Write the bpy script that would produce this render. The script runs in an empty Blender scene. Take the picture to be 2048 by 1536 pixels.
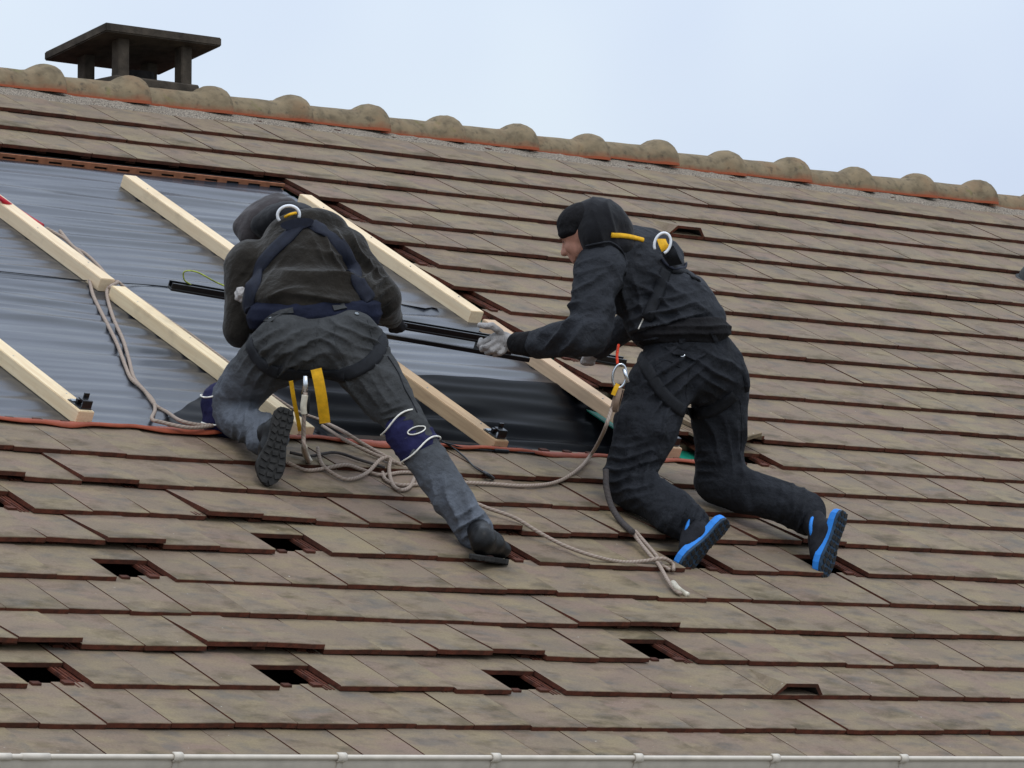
import bpy, bmesh, math, random
import numpy as np
from mathutils import Matrix, Vector
from mathutils.bvhtree import BVHTree

random.seed(7)
rng = np.random.default_rng(7)
SC = bpy.context.scene
COL = SC.collection

# ------------------------------------------------------------------ measured frame
# roof frame: a along the ridge, b up the slope, h normal to the tiles (metres)
G = 0.285                       # tile gauge
W = 0.252898                    # tile cover width
FPX = 8777.678                  # focal length in pixels of a 2048 px wide frame
RC = np.array([[0.75980814, -0.57904853, 0.29562542], [0.05678146, -0.39386582, -0.91741244], [0.64766307, 0.71384348, -0.26638323]])
TC = np.array([-1.304308, 1.166667, 13.47785])
PITCH = math.radians(27.046)
CP, SP = math.cos(PITCH), math.sin(PITCH)
Z0 = 2.7                        # height of the lowest tile edge above the ground
CAM = -RC.T @ TC                # camera position in the roof frame
M_ROOF = Matrix(((1, 0, 0, 0), (0, CP, -SP, 0), (0, SP, CP, Z0), (0, 0, 0, 1)))

def rw(p):                      # roof frame -> world
    return Vector((p[0], p[1]*CP - p[2]*SP, p[1]*SP + p[2]*CP + Z0))
def on(x, y, h=0.0):            # point at height h above the roof plane
    d = np.array([(x-1024)/FPX, (y-768)/FPX, 1.0])
    s = np.linalg.solve(np.stack([RC[:, 0], RC[:, 1], -d], 1), -TC - RC[:, 2]*h)
    return np.array([s[0], s[1], h])
def dp(x, y, z):                # point at distance z in front of the viewpoint
    X = np.array([(x-1024)/FPX*z, (y-768)/FPX*z, z])
    return RC.T @ (X-TC)
def cv(x, y, z):                # direction given as right, down, away -> roof frame
    v = RC.T @ np.array([x, y, z], float)
    return v/np.linalg.norm(v)
def yz(b, h, dy, dz):           # add horizontal / vertical metres to (b, h)
    return b + dy*CP + dz*SP, h - dy*SP + dz*CP

# ------------------------------------------------------------------ camera
cam = bpy.data.cameras.new('camera'); cam.sensor_width = 36.0; cam.lens = FPX/2048*36
cam.clip_start = 0.5; cam.clip_end = 5000
co = bpy.data.objects.new('camera', cam); COL.objects.link(co)
def vw(v): return (rw(v) - rw((0, 0, 0)))
cr, cu, cb = vw(RC[0]), -vw(RC[1]), -vw(RC[2]); cl = rw(CAM)
co.matrix_world = Matrix(((cr.x, cu.x, cb.x, cl.x), (cr.y, cu.y, cb.y, cl.y), (cr.z, cu.z, cb.z, cl.z), (0, 0, 0, 1)))
SC.camera = co

# ------------------------------------------------------------------ sky, sun, exposure
SUN_EL, SUN_AZ = math.radians(52), math.radians(250)    # azimuth of the sun, from +X counter-clockwise
wd = bpy.data.worlds.new('World'); SC.world = wd; wd.use_nodes = True
nt = wd.node_tree; nt.nodes.clear()
sky = nt.nodes.new('ShaderNodeTexSky'); sky.sky_type = 'NISHITA'; sky.sun_disc = False
sky.sun_elevation = SUN_EL; sky.sun_rotation = math.pi/2 - SUN_AZ
sky.air_density = 1.0; sky.dust_density = 2.0
b1 = nt.nodes.new('ShaderNodeBackground'); b1.inputs[1].default_value = 0.10
b2 = nt.nodes.new('ShaderNodeBackground'); b2.inputs[1].default_value = 1.0
tc = nt.nodes.new('ShaderNodeTexCoord')
nz = nt.nodes.new('ShaderNodeTexNoise'); nz.inputs['Scale'].default_value = 3.2; nz.inputs['Detail'].default_value = 4
cr_ = nt.nodes.new('ShaderNodeValToRGB')
cr_.color_ramp.elements[0].position = 0.40; cr_.color_ramp.elements[0].color = (0.62, 0.705, 0.87, 1)
cr_.color_ramp.elements[1].position = 0.62; cr_.color_ramp.elements[1].color = (0.78, 0.87, 0.93, 1)
mx = nt.nodes.new('ShaderNodeMixShader'); mx.inputs[0].default_value = 0.86
wo = nt.nodes.new('ShaderNodeOutputWorld')
nt.links.new(tc.outputs['Generated'], nz.inputs['Vector']); nt.links.new(nz.outputs[0], cr_.inputs[0])
sep = nt.nodes.new('ShaderNodeSeparateXYZ'); nt.links.new(tc.outputs['Generated'], sep.inputs[0])
mr = nt.nodes.new('ShaderNodeMapRange'); mr.inputs[1].default_value = 0.0; mr.inputs[2].default_value = 1.0; mr.inputs[3].default_value = 0.93; mr.inputs[4].default_value = 2.15   # overcast: brighter towards the zenith
nt.links.new(sep.outputs[2], mr.inputs[0]); nt.links.new(mr.outputs[0], b2.inputs[1])
nt.links.new(sky.outputs[0], b1.inputs[0]); nt.links.new(cr_.outputs[0], b2.inputs[0])
nt.links.new(b1.outputs[0], mx.inputs[1]); nt.links.new(b2.outputs[0], mx.inputs[2]); nt.links.new(mx.outputs[0], wo.inputs[0])
sl = bpy.data.lights.new('sun', 'SUN'); sl.energy = 0.7; sl.angle = math.radians(22); sl.color = (1.0, 0.96, 0.9)
so = bpy.data.objects.new('sun', sl); COL.objects.link(so)
sd = Vector((math.cos(SUN_AZ)*math.cos(SUN_EL), math.sin(SUN_AZ)*math.cos(SUN_EL), math.sin(SUN_EL)))
so.rotation_euler = sd.to_track_quat('Z', 'Y').to_euler(); so.location = (0, 0, 30)
SC.view_settings.view_transform = 'Standard'; SC.view_settings.look = 'None'
SC.view_settings.exposure = 0.0; SC.view_settings.gamma = 1.0; SC.view_settings.use_curve_mapping = False

# ------------------------------------------------------------------ materials
def s2l(c):
    return tuple(((v/255)/12.92 if v/255 <= 0.04045 else ((v/255+0.055)/1.055)**2.4) for v in c) + (1,)
class NT:
    def __init__(s, name):
        s.m = bpy.data.materials.new(name); s.m.use_nodes = True
        s.t = s.m.node_tree; s.p = s.t.nodes['Principled BSDF']
    def n(s, ty, **kw):
        x = s.t.nodes.new(ty)
        for k, v in kw.items():
            if k in x.inputs: x.inputs[k].default_value = v
            else: setattr(x, k, v)
        return x
    def l(s, a, b): s.t.links.new(a, b)
    def noise(s, vec, scale, detail=4, rough=0.55):
        x = s.n('ShaderNodeTexNoise', Scale=scale, Detail=detail, Roughness=rough)
        if vec is not None: s.l(vec, x.inputs['Vector'])
        return x.outputs[0]
    def ramp(s, fac, stops):
        x = s.n('ShaderNodeValToRGB'); e = x.color_ramp.elements
        while len(e) < len(stops): e.new(0.5)
        for i, (p, c) in enumerate(stops): e[i].position = p; e[i].color = c
        s.l(fac, x.inputs[0]); return x.outputs[0]
    def mix(s, fac, a, b, mode='MIX'):
        x = s.n('ShaderNodeMix', data_type='RGBA', blend_type=mode)
        for sock, v in ((x.inputs[0], fac), (x.inputs[6], a), (x.inputs[7], b)):
            if hasattr(v, 'is_linked') or hasattr(v, 'links'): s.l(v, sock)
            else: sock.default_value = v
        return x.outputs[2]
    def math(s, op, a, b=None, c=None):
        x = s.n('ShaderNodeMath', operation=op)
        for i, v in enumerate((a, b, c)):
            if v is None: continue
            if hasattr(v, 'links'): s.l(v, x.inputs[i])
            else: x.inputs[i].default_value = v
        return x.outputs[0]
    def bump(s, h, strength, dist=0.01):
        x = s.n('ShaderNodeBump', Strength=strength, Distance=dist); s.l(h, x.inputs['Height']); s.l(x.outputs[0], s.p.inputs['Normal'])
    def base(s, c, rough=0.7, spec=None, metal=None):
        if hasattr(c, 'links'): s.l(c, s.p.inputs['Base Color'])
        else: s.p.inputs['Base Color'].default_value = c
        s.p.inputs['Roughness'].default_value = rough
        if spec is not None: s.p.inputs['Specular IOR Level'].default_value = spec
        if metal is not None: s.p.inputs['Metallic'].default_value = metal
        return s
    def obj(s): return s.n('ShaderNodeTexCoord').outputs['Object']
BW = [(0, (0, 0, 0, 1)), (1, (1, 1, 1, 1))]
def step(a, b): return [(a, (0, 0, 0, 1)), (b, (1, 1, 1, 1))]

MAT = {}
def simple(name, rgb, rough=0.7, var=0.12, scale=30, bump=0.0, bscale=200, spec=0.3, metal=0.0, lin=False):
    m = NT(name); c = rgb+(1,) if lin else s2l(rgb); o = m.obj()
    n = m.noise(o, scale, 5)
    dark = tuple(v*(1-2*var) for v in c[:3])+(1,); lite = tuple(min(1, v*(1+2*var)) for v in c[:3])+(1,)
    m.base(m.ramp(n, [(0.3, dark), (0.7, lite)]), rough, spec, metal)
    if bump: m.bump(m.noise(o, bscale, 3), bump, 0.004)
    MAT[name] = m.m; return m.m

def tile_top(name='tile_weathered'):
    m = NT(name)
    oi = m.n('ShaderNodeObjectInfo'); at = m.n('ShaderNodeAttribute', attribute_name='tr')
    rnd = m.math('FRACT', m.math('ADD', oi.outputs['Random'], at.outputs['Fac']))
    cmb = m.n('ShaderNodeCombineXYZ')
    m.l(m.math('MULTIPLY', rnd, 37.0), cmb.inputs[0]); m.l(m.math('MULTIPLY', rnd, 91.0), cmb.inputs[1]); m.l(m.math('MULTIPLY', rnd, 13.0), cmb.inputs[2])
    va = m.n('ShaderNodeVectorMath', operation='ADD'); m.l(m.obj(), va.inputs[0]); m.l(cmb.outputs[0], va.inputs[1]); v = va.outputs[0]
    st = m.n('ShaderNodeMapping'); st.inputs['Scale'].default_value = (0.55, 1.0, 1.0); m.l(v, st.inputs[0]); vs = st.outputs[0]
    c0 = m.ramp(rnd, [(0.0, s2l((114, 100, 84))), (0.35, s2l((123, 109, 91))), (0.7, s2l((117, 101, 85))), (1.0, s2l((128, 115, 93)))])
    pink = m.ramp(m.noise(vs, 4.5, 3), step(0.42, 0.7)); c1 = m.mix(pink, c0, s2l((127, 106, 93)))
    yel = m.ramp(m.noise(vs, 8.0, 5), step(0.46, 0.8)); c2 = m.mix(yel, c1, s2l((137, 122, 92)))
    grey = m.ramp(m.noise(vs, 11.0, 3), step(0.55, 0.72)); c3 = m.mix(m.math('MULTIPLY', grey, 0.75), c2, s2l((96, 90, 84)))
    # moss and soot blotches: more on some tiles than on others, thickest near the lower edge
    at2 = m.n('ShaderNodeAttribute', attribute_name='yy')
    low = m.ramp(at2.outputs['Fac'], [(0.0, (1, 1, 1, 1)), (0.55, (0, 0, 0, 1))])
    bl = m.math('ADD', m.noise(vs, 9.0, 5, 0.65), m.math('MULTIPLY', low, 0.11))
    bl = m.math('ADD', bl, m.math('MULTIPLY', m.math('FRACT', m.math('MULTIPLY', rnd, 7.3)), 0.07))
    mk = m.ramp(bl, step(0.585, 0.79)); c4 = m.mix(m.math('MULTIPLY', mk, 0.8), c3, s2l((74, 65, 43)))
    dk = m.ramp(m.noise(vs, 14, 5), step(0.56, 0.74)); c5 = m.mix(m.math('MULTIPLY', dk, 0.5), c4, s2l((82, 74, 68)))
    wh = m.ramp(m.noise(v, 42, 2), step(0.755, 0.79)); c6 = m.mix(m.math('MULTIPLY', wh, 0.55), c5, s2l((196, 190, 180)))
    fine = m.noise(v, 130, 4); c7 = m.mix(0.35, c6, m.ramp(fine, [(0.25, (0.55, 0.55, 0.55, 1)), (0.75, (1.4, 1.4, 1.4, 1))]), 'MULTIPLY')
    m.base(c7, 0.82, 0.25)
    m.bump(m.math('ADD', m.noise(v, 60, 4), m.math('MULTIPLY', fine, 0.5)), 0.35, 0.004)
    MAT[name] = m.m
def tile_clay():
    m = NT('tile_clay'); o = m.obj(); oi = m.n('ShaderNodeObjectInfo')
    c = m.ramp(m.noise(o, 22, 4), [(0.3, s2l((60, 33, 25))), (0.55, s2l((100, 53, 38))), (0.75, s2l((70, 45, 34)))])
    k = m.ramp(m.noise(o, 9, 3), step(0.45, 0.7)); c = m.mix(m.math('MULTIPLY', k, 0.7), c, s2l((50, 36, 28)))
    c = m.mix(m.math('MULTIPLY', oi.outputs['Random'], 0.45), c, s2l((56, 38, 30)))
    m.base(c, 0.85, 0.2); m.bump(m.noise(o, 150, 3), 0.4, 0.003); MAT['tile_clay'] = m.m
def ridge_mat():
    m = NT('ridge_clay'); o = m.obj(); oi = m.n('ShaderNodeObjectInfo')
    va = m.n('ShaderNodeVectorMath', operation='ADD'); m.l(o, va.inputs[0])
    cb_ = m.n('ShaderNodeCombineXYZ'); m.l(m.math('MULTIPLY', oi.outputs['Random'], 50), cb_.inputs[0]); m.l(cb_.outputs[0], va.inputs[1]); v = va.outputs[0]
    c = m.ramp(m.noise(v, 14, 5), [(0.3, s2l((100, 88, 70))), (0.5, s2l((124, 110, 88))), (0.7, s2l((136, 119, 94)))])
    c = m.mix(m.ramp(m.noise(v, 6, 4), step(0.5, 0.7)), c, s2l((126, 104, 80)))
    c = m.mix(m.math('MULTIPLY', m.ramp(m.noise(v, 26, 5), step(0.56, 0.7)), 0.7), c, s2l((72, 66, 57)))
    c = m.mix(m.math('MULTIPLY', m.ramp(m.noise(v, 11, 3), step(0.64, 0.75)), 0.6), c, s2l((104, 100, 56)))
    at = m.n('ShaderNodeAttribute', attribute_name='yy')
    edge = m.math('ADD', at.outputs['Fac'], m.math('MULTIPLY', m.math('SUBTRACT', m.noise(v, 9, 3), 0.5), 0.28))
    c = m.mix(m.math('MULTIPLY', m.ramp(edge, [(0.05, (1, 1, 1, 1)), (0.2, (0, 0, 0, 1))]), 0.6), c, s2l((146, 88, 62)))
    c = m.mix(m.ramp(at.outputs['Fac'], [(0.055, (1, 1, 1, 1)), (0.075, (0, 0, 0, 1))]), c, s2l((150, 80, 54)))
    m.base(c, 0.9, 0.2); m.bump(m.noise(v, 90, 4), 0.5, 0.004); MAT['ridge_clay'] = m.m
def wood(name, lite, dark):
    m = NT(name); o = m.obj(); mp = m.n('ShaderNodeMapping'); mp.inputs['Scale'].default_value = (26, 1.1, 26); m.l(o, mp.inputs[0])
    g = m.noise(mp.outputs[0], 3.0, 5, 0.6); c = m.ramp(g, [(0.3, s2l(dark)), (0.62, s2l(lite))])
    oi = m.n('ShaderNodeObjectInfo'); c = m.mix(m.math('MULTIPLY', oi.outputs['Random'], 0.35), c, s2l((222, 198, 180)))
    c = m.mix(m.math('MULTIPLY', m.ramp(m.noise(o, 5, 4, 0.7), step(0.55, 0.75)), 0.35), c, s2l((150, 128, 104)))
    kn = m.n('ShaderNodeTexVoronoi', Scale=3.1); mk = m.n('ShaderNodeMapping'); mk.inputs['Scale'].default_value = (1, 0.6, 1); m.l(o, mk.inputs[0]); m.l(mk.outputs[0], kn.inputs['Vector'])
    c = m.mix(m.ramp(kn.outputs['Distance'], [(0.02, (1, 1, 1, 1)), (0.045, (0, 0, 0, 1))]), c, s2l((132, 84, 52)))
    m.base(c, 0.72, 0.25); m.bump(g, 0.3, 0.003); MAT[name] = m.m
def membrane_mat():
    m = NT('membrane_plastic'); o = m.obj()
    n = m.noise(o, 3, 4); c = m.ramp(n, [(0.3, (0.016, 0.018, 0.024, 1)), (0.7, (0.03, 0.034, 0.044, 1))])
    m.base(c, 0.26, 0.62); m.p.inputs['Roughness'].default_value = 0.27
    mp = m.n('ShaderNodeMapping'); mp.inputs['Scale'].default_value = (0.8, 26, 1); m.l(o, mp.inputs[0])
    m.bump(m.noise(mp.outputs[0], 1.3, 2, 0.4), 0.14, 0.008); MAT['membrane_plastic'] = m.m
def fabric(name, rgb, rough=0.9, weave=420, fold=0.5, fscale=9, lin=None, sheen=0.0, worn=None, low_tint=None):
    m = NT(name); o = m.obj(); c = s2l(rgb)
    lo_ = tuple(v*0.72 for v in c[:3])+(1,); hi_ = tuple(v*1.28 for v in c[:3])+(1,)
    n = m.noise(o, 7, 5); col = m.ramp(n, [(0.3, lo_), (0.7, hi_)])
    if worn: col = m.mix(m.math('MULTIPLY', m.ramp(m.noise(o, 16, 5, 0.7), step(0.55, 0.75)), 0.6), col, s2l(worn))
    if low_tint:
        at = m.n('ShaderNodeAttribute', attribute_name='low_tint'); col = m.mix(m.math('MULTIPLY', at.outputs['Fac'], m.ramp(m.noise(o, 6, 5, 0.65), [(0.25, (0.35,)*3+(1,)), (0.6, (1, 1, 1, 1))])), col, s2l(low_tint))
    fine = m.noise(o, weave, 2); col = m.mix(0.3, col, m.ramp(fine, [(0.2, (0.6,)*3+(1,)), (0.8, (1.4,)*3+(1,))]), 'MULTIPLY')
    m.base(col, rough, 0.2); m.p.inputs['Sheen Weight'].default_value = sheen
    m.bump(m.math('ADD', m.math('MULTIPLY', m.noise(o, fscale, 4, 0.5), 3.0), m.math('MULTIPLY', fine, 0.12)), fold, 0.02)
    MAT[name] = m.m
def rope_mat(name, a, b):
    m = NT(name); uv = m.n('ShaderNodeTexCoord').outputs['UV']
    w = m.n('ShaderNodeTexWave', Scale=1.0, Distortion=0.6); w.bands_direction = 'DIAGONAL'; m.l(uv, w.inputs['Vector'])
    w.inputs['Detail Scale'].default_value = 2
    c = m.mix(m.ramp(w.outputs[1], step(0.55, 0.85)), s2l(a), s2l(b)); c = m.mix(m.math('MULTIPLY', m.noise(m.obj(), 30, 4), 0.5), c, s2l((118, 104, 92)))
    m.base(c, 0.9, 0.2); m.bump(w.outputs[1], 0.25, 0.002); MAT[name] = m.m

tile_top(); tile_clay(); ridge_mat(); membrane_mat()
wood('pine', (232, 212, 174), (216, 190, 148)); wood('pine_shaded', (186, 156, 116), (160, 128, 90)); wood('old_timber', (104, 78, 56), (70, 52, 38))  # second pine: browner copy of the first for the shaded battens
simple('shade_black', (10, 11, 14), 0.34, 0.15, 5, 0.1, 20, spec=0.04)  # black of the shade painted onto the membrane
simple('mortar', (128, 118, 106), 0.95, 0.45, 160, 1.0, 120)
simple('concrete_dark', (66, 59, 51), 0.95, 0.25, 14, 0.6, 80)
simple('soot', (30, 28, 27), 0.95, 0.2, 20, 0.4)
simple('lead_terracotta', (142, 68, 44), 0.6, 0.12, 12, 0.3, 40)
simple('slotted_strip', (150, 98, 70), 0.8, 0.12, 30)
simple('green_underlay', (20, 118, 96), 0.5, 0.2, 20, 0.3, 30)
simple('deck', (46, 38, 32), 0.9, 0.2, 12)
simple('black_metal', (14, 15, 18), 0.28, 0.15, 20, spec=0.5)
simple('steel', (205, 208, 212), 0.25, 0.06, 40, metal=1.0)
simple('white_metal', (232, 234, 238), 0.35, 0.03, 40, spec=0.5)
simple('galvanised', (150, 156, 160), 0.35, 0.1, 40, metal=0.8)
simple('pvc_cream', (206, 196, 182), 0.45, 0.05, 16, 0.05, 60, spec=0.4)
simple('render_wall', (206, 198, 184), 0.95, 0.06, 8, 0.4, 90)
simple('gravel', (104, 100, 90), 0.95, 0.25, 3, 0.8, 30)  # ground in a gravel tone, picked for neutral bounce light on the gutter
simple('rubber', (38, 37, 36), 0.75, 0.25, 40, 0.3, 120)
simple('boot_leather', (13, 13, 14), 0.45, 0.2, 30, 0.3, 90, spec=0.25)
simple('shoe_mesh', (26, 27, 33), 0.85, 0.2, 50, 0.4, 300)
simple('blue_foam', (44, 128, 214), 0.55, 0.06, 20)
simple('blue_sole', (40, 62, 84), 0.6, 0.2, 30)
simple('webbing_navy', (22, 26, 40), 0.75, 0.12, 60, 0.4, 500)
simple('webbing_black', (23, 25, 30), 0.75, 0.15, 60, 0.4, 500)
simple('webbing_yellow', (222, 168, 28), 0.7, 0.1, 40, 0.3, 500)
simple('webbing_red', (170, 28, 44), 0.5, 0.12, 30, 0.2, 500)
simple('plastic_black', (20, 21, 24), 0.4, 0.1, 30)
simple('skin', (190, 138, 118), 0.55, 0.08, 40, 0.15, 200, spec=0.35)
simple('stubble', (120, 86, 70), 0.7, 0.15, 120, 0.3, 300)
simple('eye', (40, 32, 30), 0.2, 0.1, 40)
simple('lead_grey', (64, 66, 66), 0.7, 0.2, 20, 0.3)
simple('red_cord', (206, 60, 30), 0.6, 0.2, 60); simple('wire_green', (150, 160, 60), 0.45, 0.3, 40)
simple('sand_white', (228, 224, 214), 0.8, 0.1, 40); simple('sleeve_clear', (196, 188, 170), 0.35, 0.1, 40, spec=0.5)
fabric('fleece_brown', (34, 30, 25), 0.95, 260, 0.7, 8, sheen=0.15)
fabric('beanie_grey', (60, 55, 56), 0.95, 200, 0.3, 12, sheen=0.15)
fabric('shirt_navy', (25, 29, 46), 0.9, 420, 0.35, 12)
fabric('trousers_grey', (64, 65, 66), 0.88, 420, 0.8, 9, worn=(74, 75, 76), low_tint=(96, 101, 110))
fabric('jacket_black', (45, 47, 52), 0.85, 420, 0.8, 10, worn=(62, 64, 68))
fabric('hood_black', (24, 24, 28), 0.92, 300, 0.35, 8, sheen=0.1)
fabric('trousers_black', (36, 38, 43), 0.88, 420, 0.8, 10, worn=(54, 55, 60))
fabric('rib_black', (25, 24, 26), 0.95, 300, 0.3, 30)
fabric('knee_navy', (32, 32, 68), 0.8, 420, 0.3, 14)
fabric('glove_knit', (164, 160, 158), 0.95, 260, 0.4, 26); fabric('glove_dark', (34, 34, 38), 0.9, 260, 0.4, 26)
rope_mat('rope_beige', (172, 158, 144), (150, 128, 118)); rope_mat('rope_dark', (48, 50, 56), (34, 36, 42))

# ------------------------------------------------------------------ object helpers
def tag(o, label=None, cat=None, group=None, kind=None):
    if label: o['label'] = label
    if cat: o['category'] = cat
    if group: o['group'] = group
    if kind: o['kind'] = kind
    return o
def root(name, origin=(0, 0, 0), **kw):           # Empty standing on the roof frame
    o = bpy.data.objects.new(name, None); COL.objects.link(o); o.empty_display_size = 0.1
    o.matrix_world = M_ROOF @ Matrix.Translation(Vector(origin)); o['org'] = [float(v) for v in origin]
    del o['org']; ORG[o.name] = np.array(origin, float)
    return tag(o, **kw)
ORG = {}
def mk(name, verts, faces, mat, parent=None, smooth=False, origin=None, world=False, uv=None, **kw):
    """mesh object; verts in the roof frame (or in the world frame)"""
    verts = np.asarray(verts, float)
    if parent is not None: org = ORG.get(parent.name, np.zeros(3)) if not world else np.zeros(3)
    else: org = np.array(origin if origin is not None else (verts.mean(0) if len(verts) else (0, 0, 0)), float)
    me = bpy.data.meshes.new(name); me.from_pydata((verts-org).tolist(), [], [tuple(int(i) for i in f) for f in faces])
    mats = mat if isinstance(mat, (list, tuple)) else [mat]
    for q in mats: me.materials.append(MAT[q] if isinstance(q, str) else q)
    if smooth: me.polygons.foreach_set('use_smooth', [True]*len(me.polygons))
    o = bpy.data.objects.new(name, me); COL.objects.link(o)
    if parent is not None:
        o.parent = parent; ORG[o.name] = org
    else:
        o.matrix_world = (Matrix.Translation(Vector(org)) if world else M_ROOF @ Matrix.Translation(Vector(org))); ORG[o.name] = org
    return tag(o, **kw)
BOXF = [(0, 3, 2, 1), (4, 5, 6, 7), (0, 1, 5, 4), (1, 2, 6, 5), (2, 3, 7, 6), (3, 0, 4, 7)]
def box(x0, x1, y0, y1, z0, z1):
    return [(x0, y0, z0), (x1, y0, z0), (x1, y1, z0), (x0, y1, z0), (x0, y0, z1), (x1, y0, z1), (x1, y1, z1), (x0, y1, z1)], BOXF
def bevbox(x0, x1, y0, y1, z0, z1, r=0.003, seg=1):
    bm = bmesh.new(); v, f = box(x0, x1, y0, y1, z0, z1); bv = [bm.verts.new(p) for p in v]
    for q in f: bm.faces.new([bv[i] for i in q])
    bmesh.ops.bevel(bm, geom=bm.edges[:], offset=r, segments=seg, affect='EDGES')
    bm.verts.index_update(); out = [tuple(p.co) for p in bm.verts], [[q.index for q in g.verts] for g in bm.faces]; bm.free(); return out
def join(parts):
    V, F = [], []
    for v, f in parts:
        n = len(V); V += [tuple(p) for p in v]; F += [tuple(i+n for i in q) for q in f]
    return V, F
def catmull(P, n=8):
    P = [np.asarray(p, float) for p in P]; Q = [2*P[0]-P[1]]+P+[2*P[-1]-P[-2]]; out = []
    for i in range(1, len(Q)-2):
        for k in range(n):
            t = k/n; a, b, c, d = Q[i-1], Q[i], Q[i+1], Q[i+2]
            out.append(0.5*((2*b)+(-a+c)*t+(2*a-5*b+4*c-d)*t*t+(-a+3*b-3*c+d)*t**3))
    out.append(P[-1]); return np.array(out)
def tube(path, r, seg=8, closed=False):
    path = np.asarray(path, float); n = len(path); rr = np.broadcast_to(np.asarray(r, float), (n,))
    T = np.gradient(path, axis=0) if not closed else (np.roll(path, -1, 0)-np.roll(path, 1, 0))
    T /= np.linalg.norm(T, axis=1)[:, None]+1e-12
    ref = np.array([0, 0, 1.0]); u = np.cross(T[0], ref)
    if np.linalg.norm(u) < 0.1: u = np.cross(T[0], [1.0, 0, 0])
    u /= np.linalg.norm(u); V = []
    for i in range(n):
        u = u - T[i]*(u@T[i]); u /= np.linalg.norm(u); w = np.cross(T[i], u)
        for k in range(seg):
            an = 2*math.pi*k/seg; V.append(path[i]+rr[i]*(math.cos(an)*u+math.sin(an)*w))
    F = []
    for i in range(n if closed else n-1):
        for k in range(seg):
            a = i*seg+k; b = i*seg+(k+1) % seg; j = (i+1) % n
            F.append((a, b, j*seg+(k+1) % seg, j*seg+k))
    if not closed:
        F.append(tuple(range(seg-1, -1, -1))); F.append(tuple((n-1)*seg+k for k in range(seg)))
    return V, F
def tube_uv(o, seg, path, pitch=0.03):
    me = o.data; L = np.concatenate([[0], np.cumsum(np.linalg.norm(np.diff(path, axis=0), axis=1))])
    ul = me.uv_layers.new(name='UVMap')
    for p in me.polygons:
        ks = [me.loops[li].vertex_index for li in p.loop_indices]
        wrap = (max(k % seg for k in ks)-min(k % seg for k in ks)) > 1
        for li, k in zip(p.loop_indices, ks):
            kk = k % seg
            if wrap and kk == 0: kk = seg
            ul.data[li].uv = (L[min(k//seg, len(L)-1)]/pitch, kk/seg*2)
def rope(name, pts, r, mat, parent=None, n=10, **kw):
    path = catmull(pts, n); v, f = tube(path, r, 8); o = mk(name, v, f, mat, parent, True, origin=path[0] if parent is None else None, **kw); tube_uv(o, 8, path); return o

# ------------------------------------------------------------------ ground
def wr(x, y, z):                # world -> roof frame
    z -= Z0; return (x, y*CP + z*SP, -y*SP + z*CP)
gv = [(x, y, 0.0) for y in (-1500, -60, -20, 0, 20, 60, 1500) for x in (-1500, -60, -20, 0, 20, 60, 1500)]
gf = [(j*7+i, j*7+i+1, (j+1)*7+i+1, (j+1)*7+i) for j in range(6) for i in range(6)]
mk('ground', gv, gf, 'gravel', world=True, origin=(0, 0, 0), kind='structure')

# ------------------------------------------------------------------ house
A0, A1 = -4.2, 13.2             # gable ends along the ridge
BR, HR = 7.30, -0.05            # ridge axis in the roof frame
YR = BR*CP - HR*SP; ZR = BR*SP + HR*CP + Z0
house = root('house', label='house with a weathered brown clay tile roof, partly stripped', cat='house')
def wbox(name, x0, x1, y0, y1, z0, z1, mat, parent):
    v, f = box(x0, x1, y0, y1, z0, z1); return mk(name, [wr(*p) for p in v], f, mat, parent)
wbox('wall', A0+0.3, A1-0.3, 0.45, 2*YR-0.45, 0.0, Z0-0.05, 'render_wall', house)
for x in (A0+0.3, A1-0.5):      # gable triangles
    v = [(x, 0.45, Z0-0.05), (x, 2*YR-0.45, Z0-0.05), (x, YR, ZR-0.35), (x+0.2, 0.45, Z0-0.05), (x+0.2, 2*YR-0.45, Z0-0.05), (x+0.2, YR, ZR-0.35)]
    mk('gable', [wr(*p) for p in v], [(0, 2, 1), (3, 4, 5), (0, 1, 4, 3), (1, 2, 5, 4), (2, 0, 3, 5)], 'render_wall', house)
wbox('fascia', A0, A1, 0.10, 0.125, Z0-0.26, Z0-0.05, 'pvc_cream', house)
wbox('soffit', A0, A1, 0.126, 0.449, Z0-0.27, Z0-0.25, 'pvc_cream', house)
# roof: the dark boarding under the tiles, and the far slope
roof_v, roof_f = box(A0, A1, 0.12, BR-0.06, -0.20, -0.17)
roof = mk('roof', roof_v, roof_f, 'deck', house)
fs = [(A0, YR+0.02, ZR-0.02), (A1, YR+0.02, ZR-0.02), (A1, 2*YR, Z0), (A0, 2*YR, Z0)]
fs = fs + [(x, y, z-0.05) for x, y, z in fs]
mk('far_slope', [wr(*p) for p in fs], [(0, 1, 2, 3), (7, 6, 5, 4), (0, 4, 5, 1), (1, 5, 6, 2), (2, 6, 7, 3), (3, 7, 4, 0)], 'tile_clay', roof)

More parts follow.
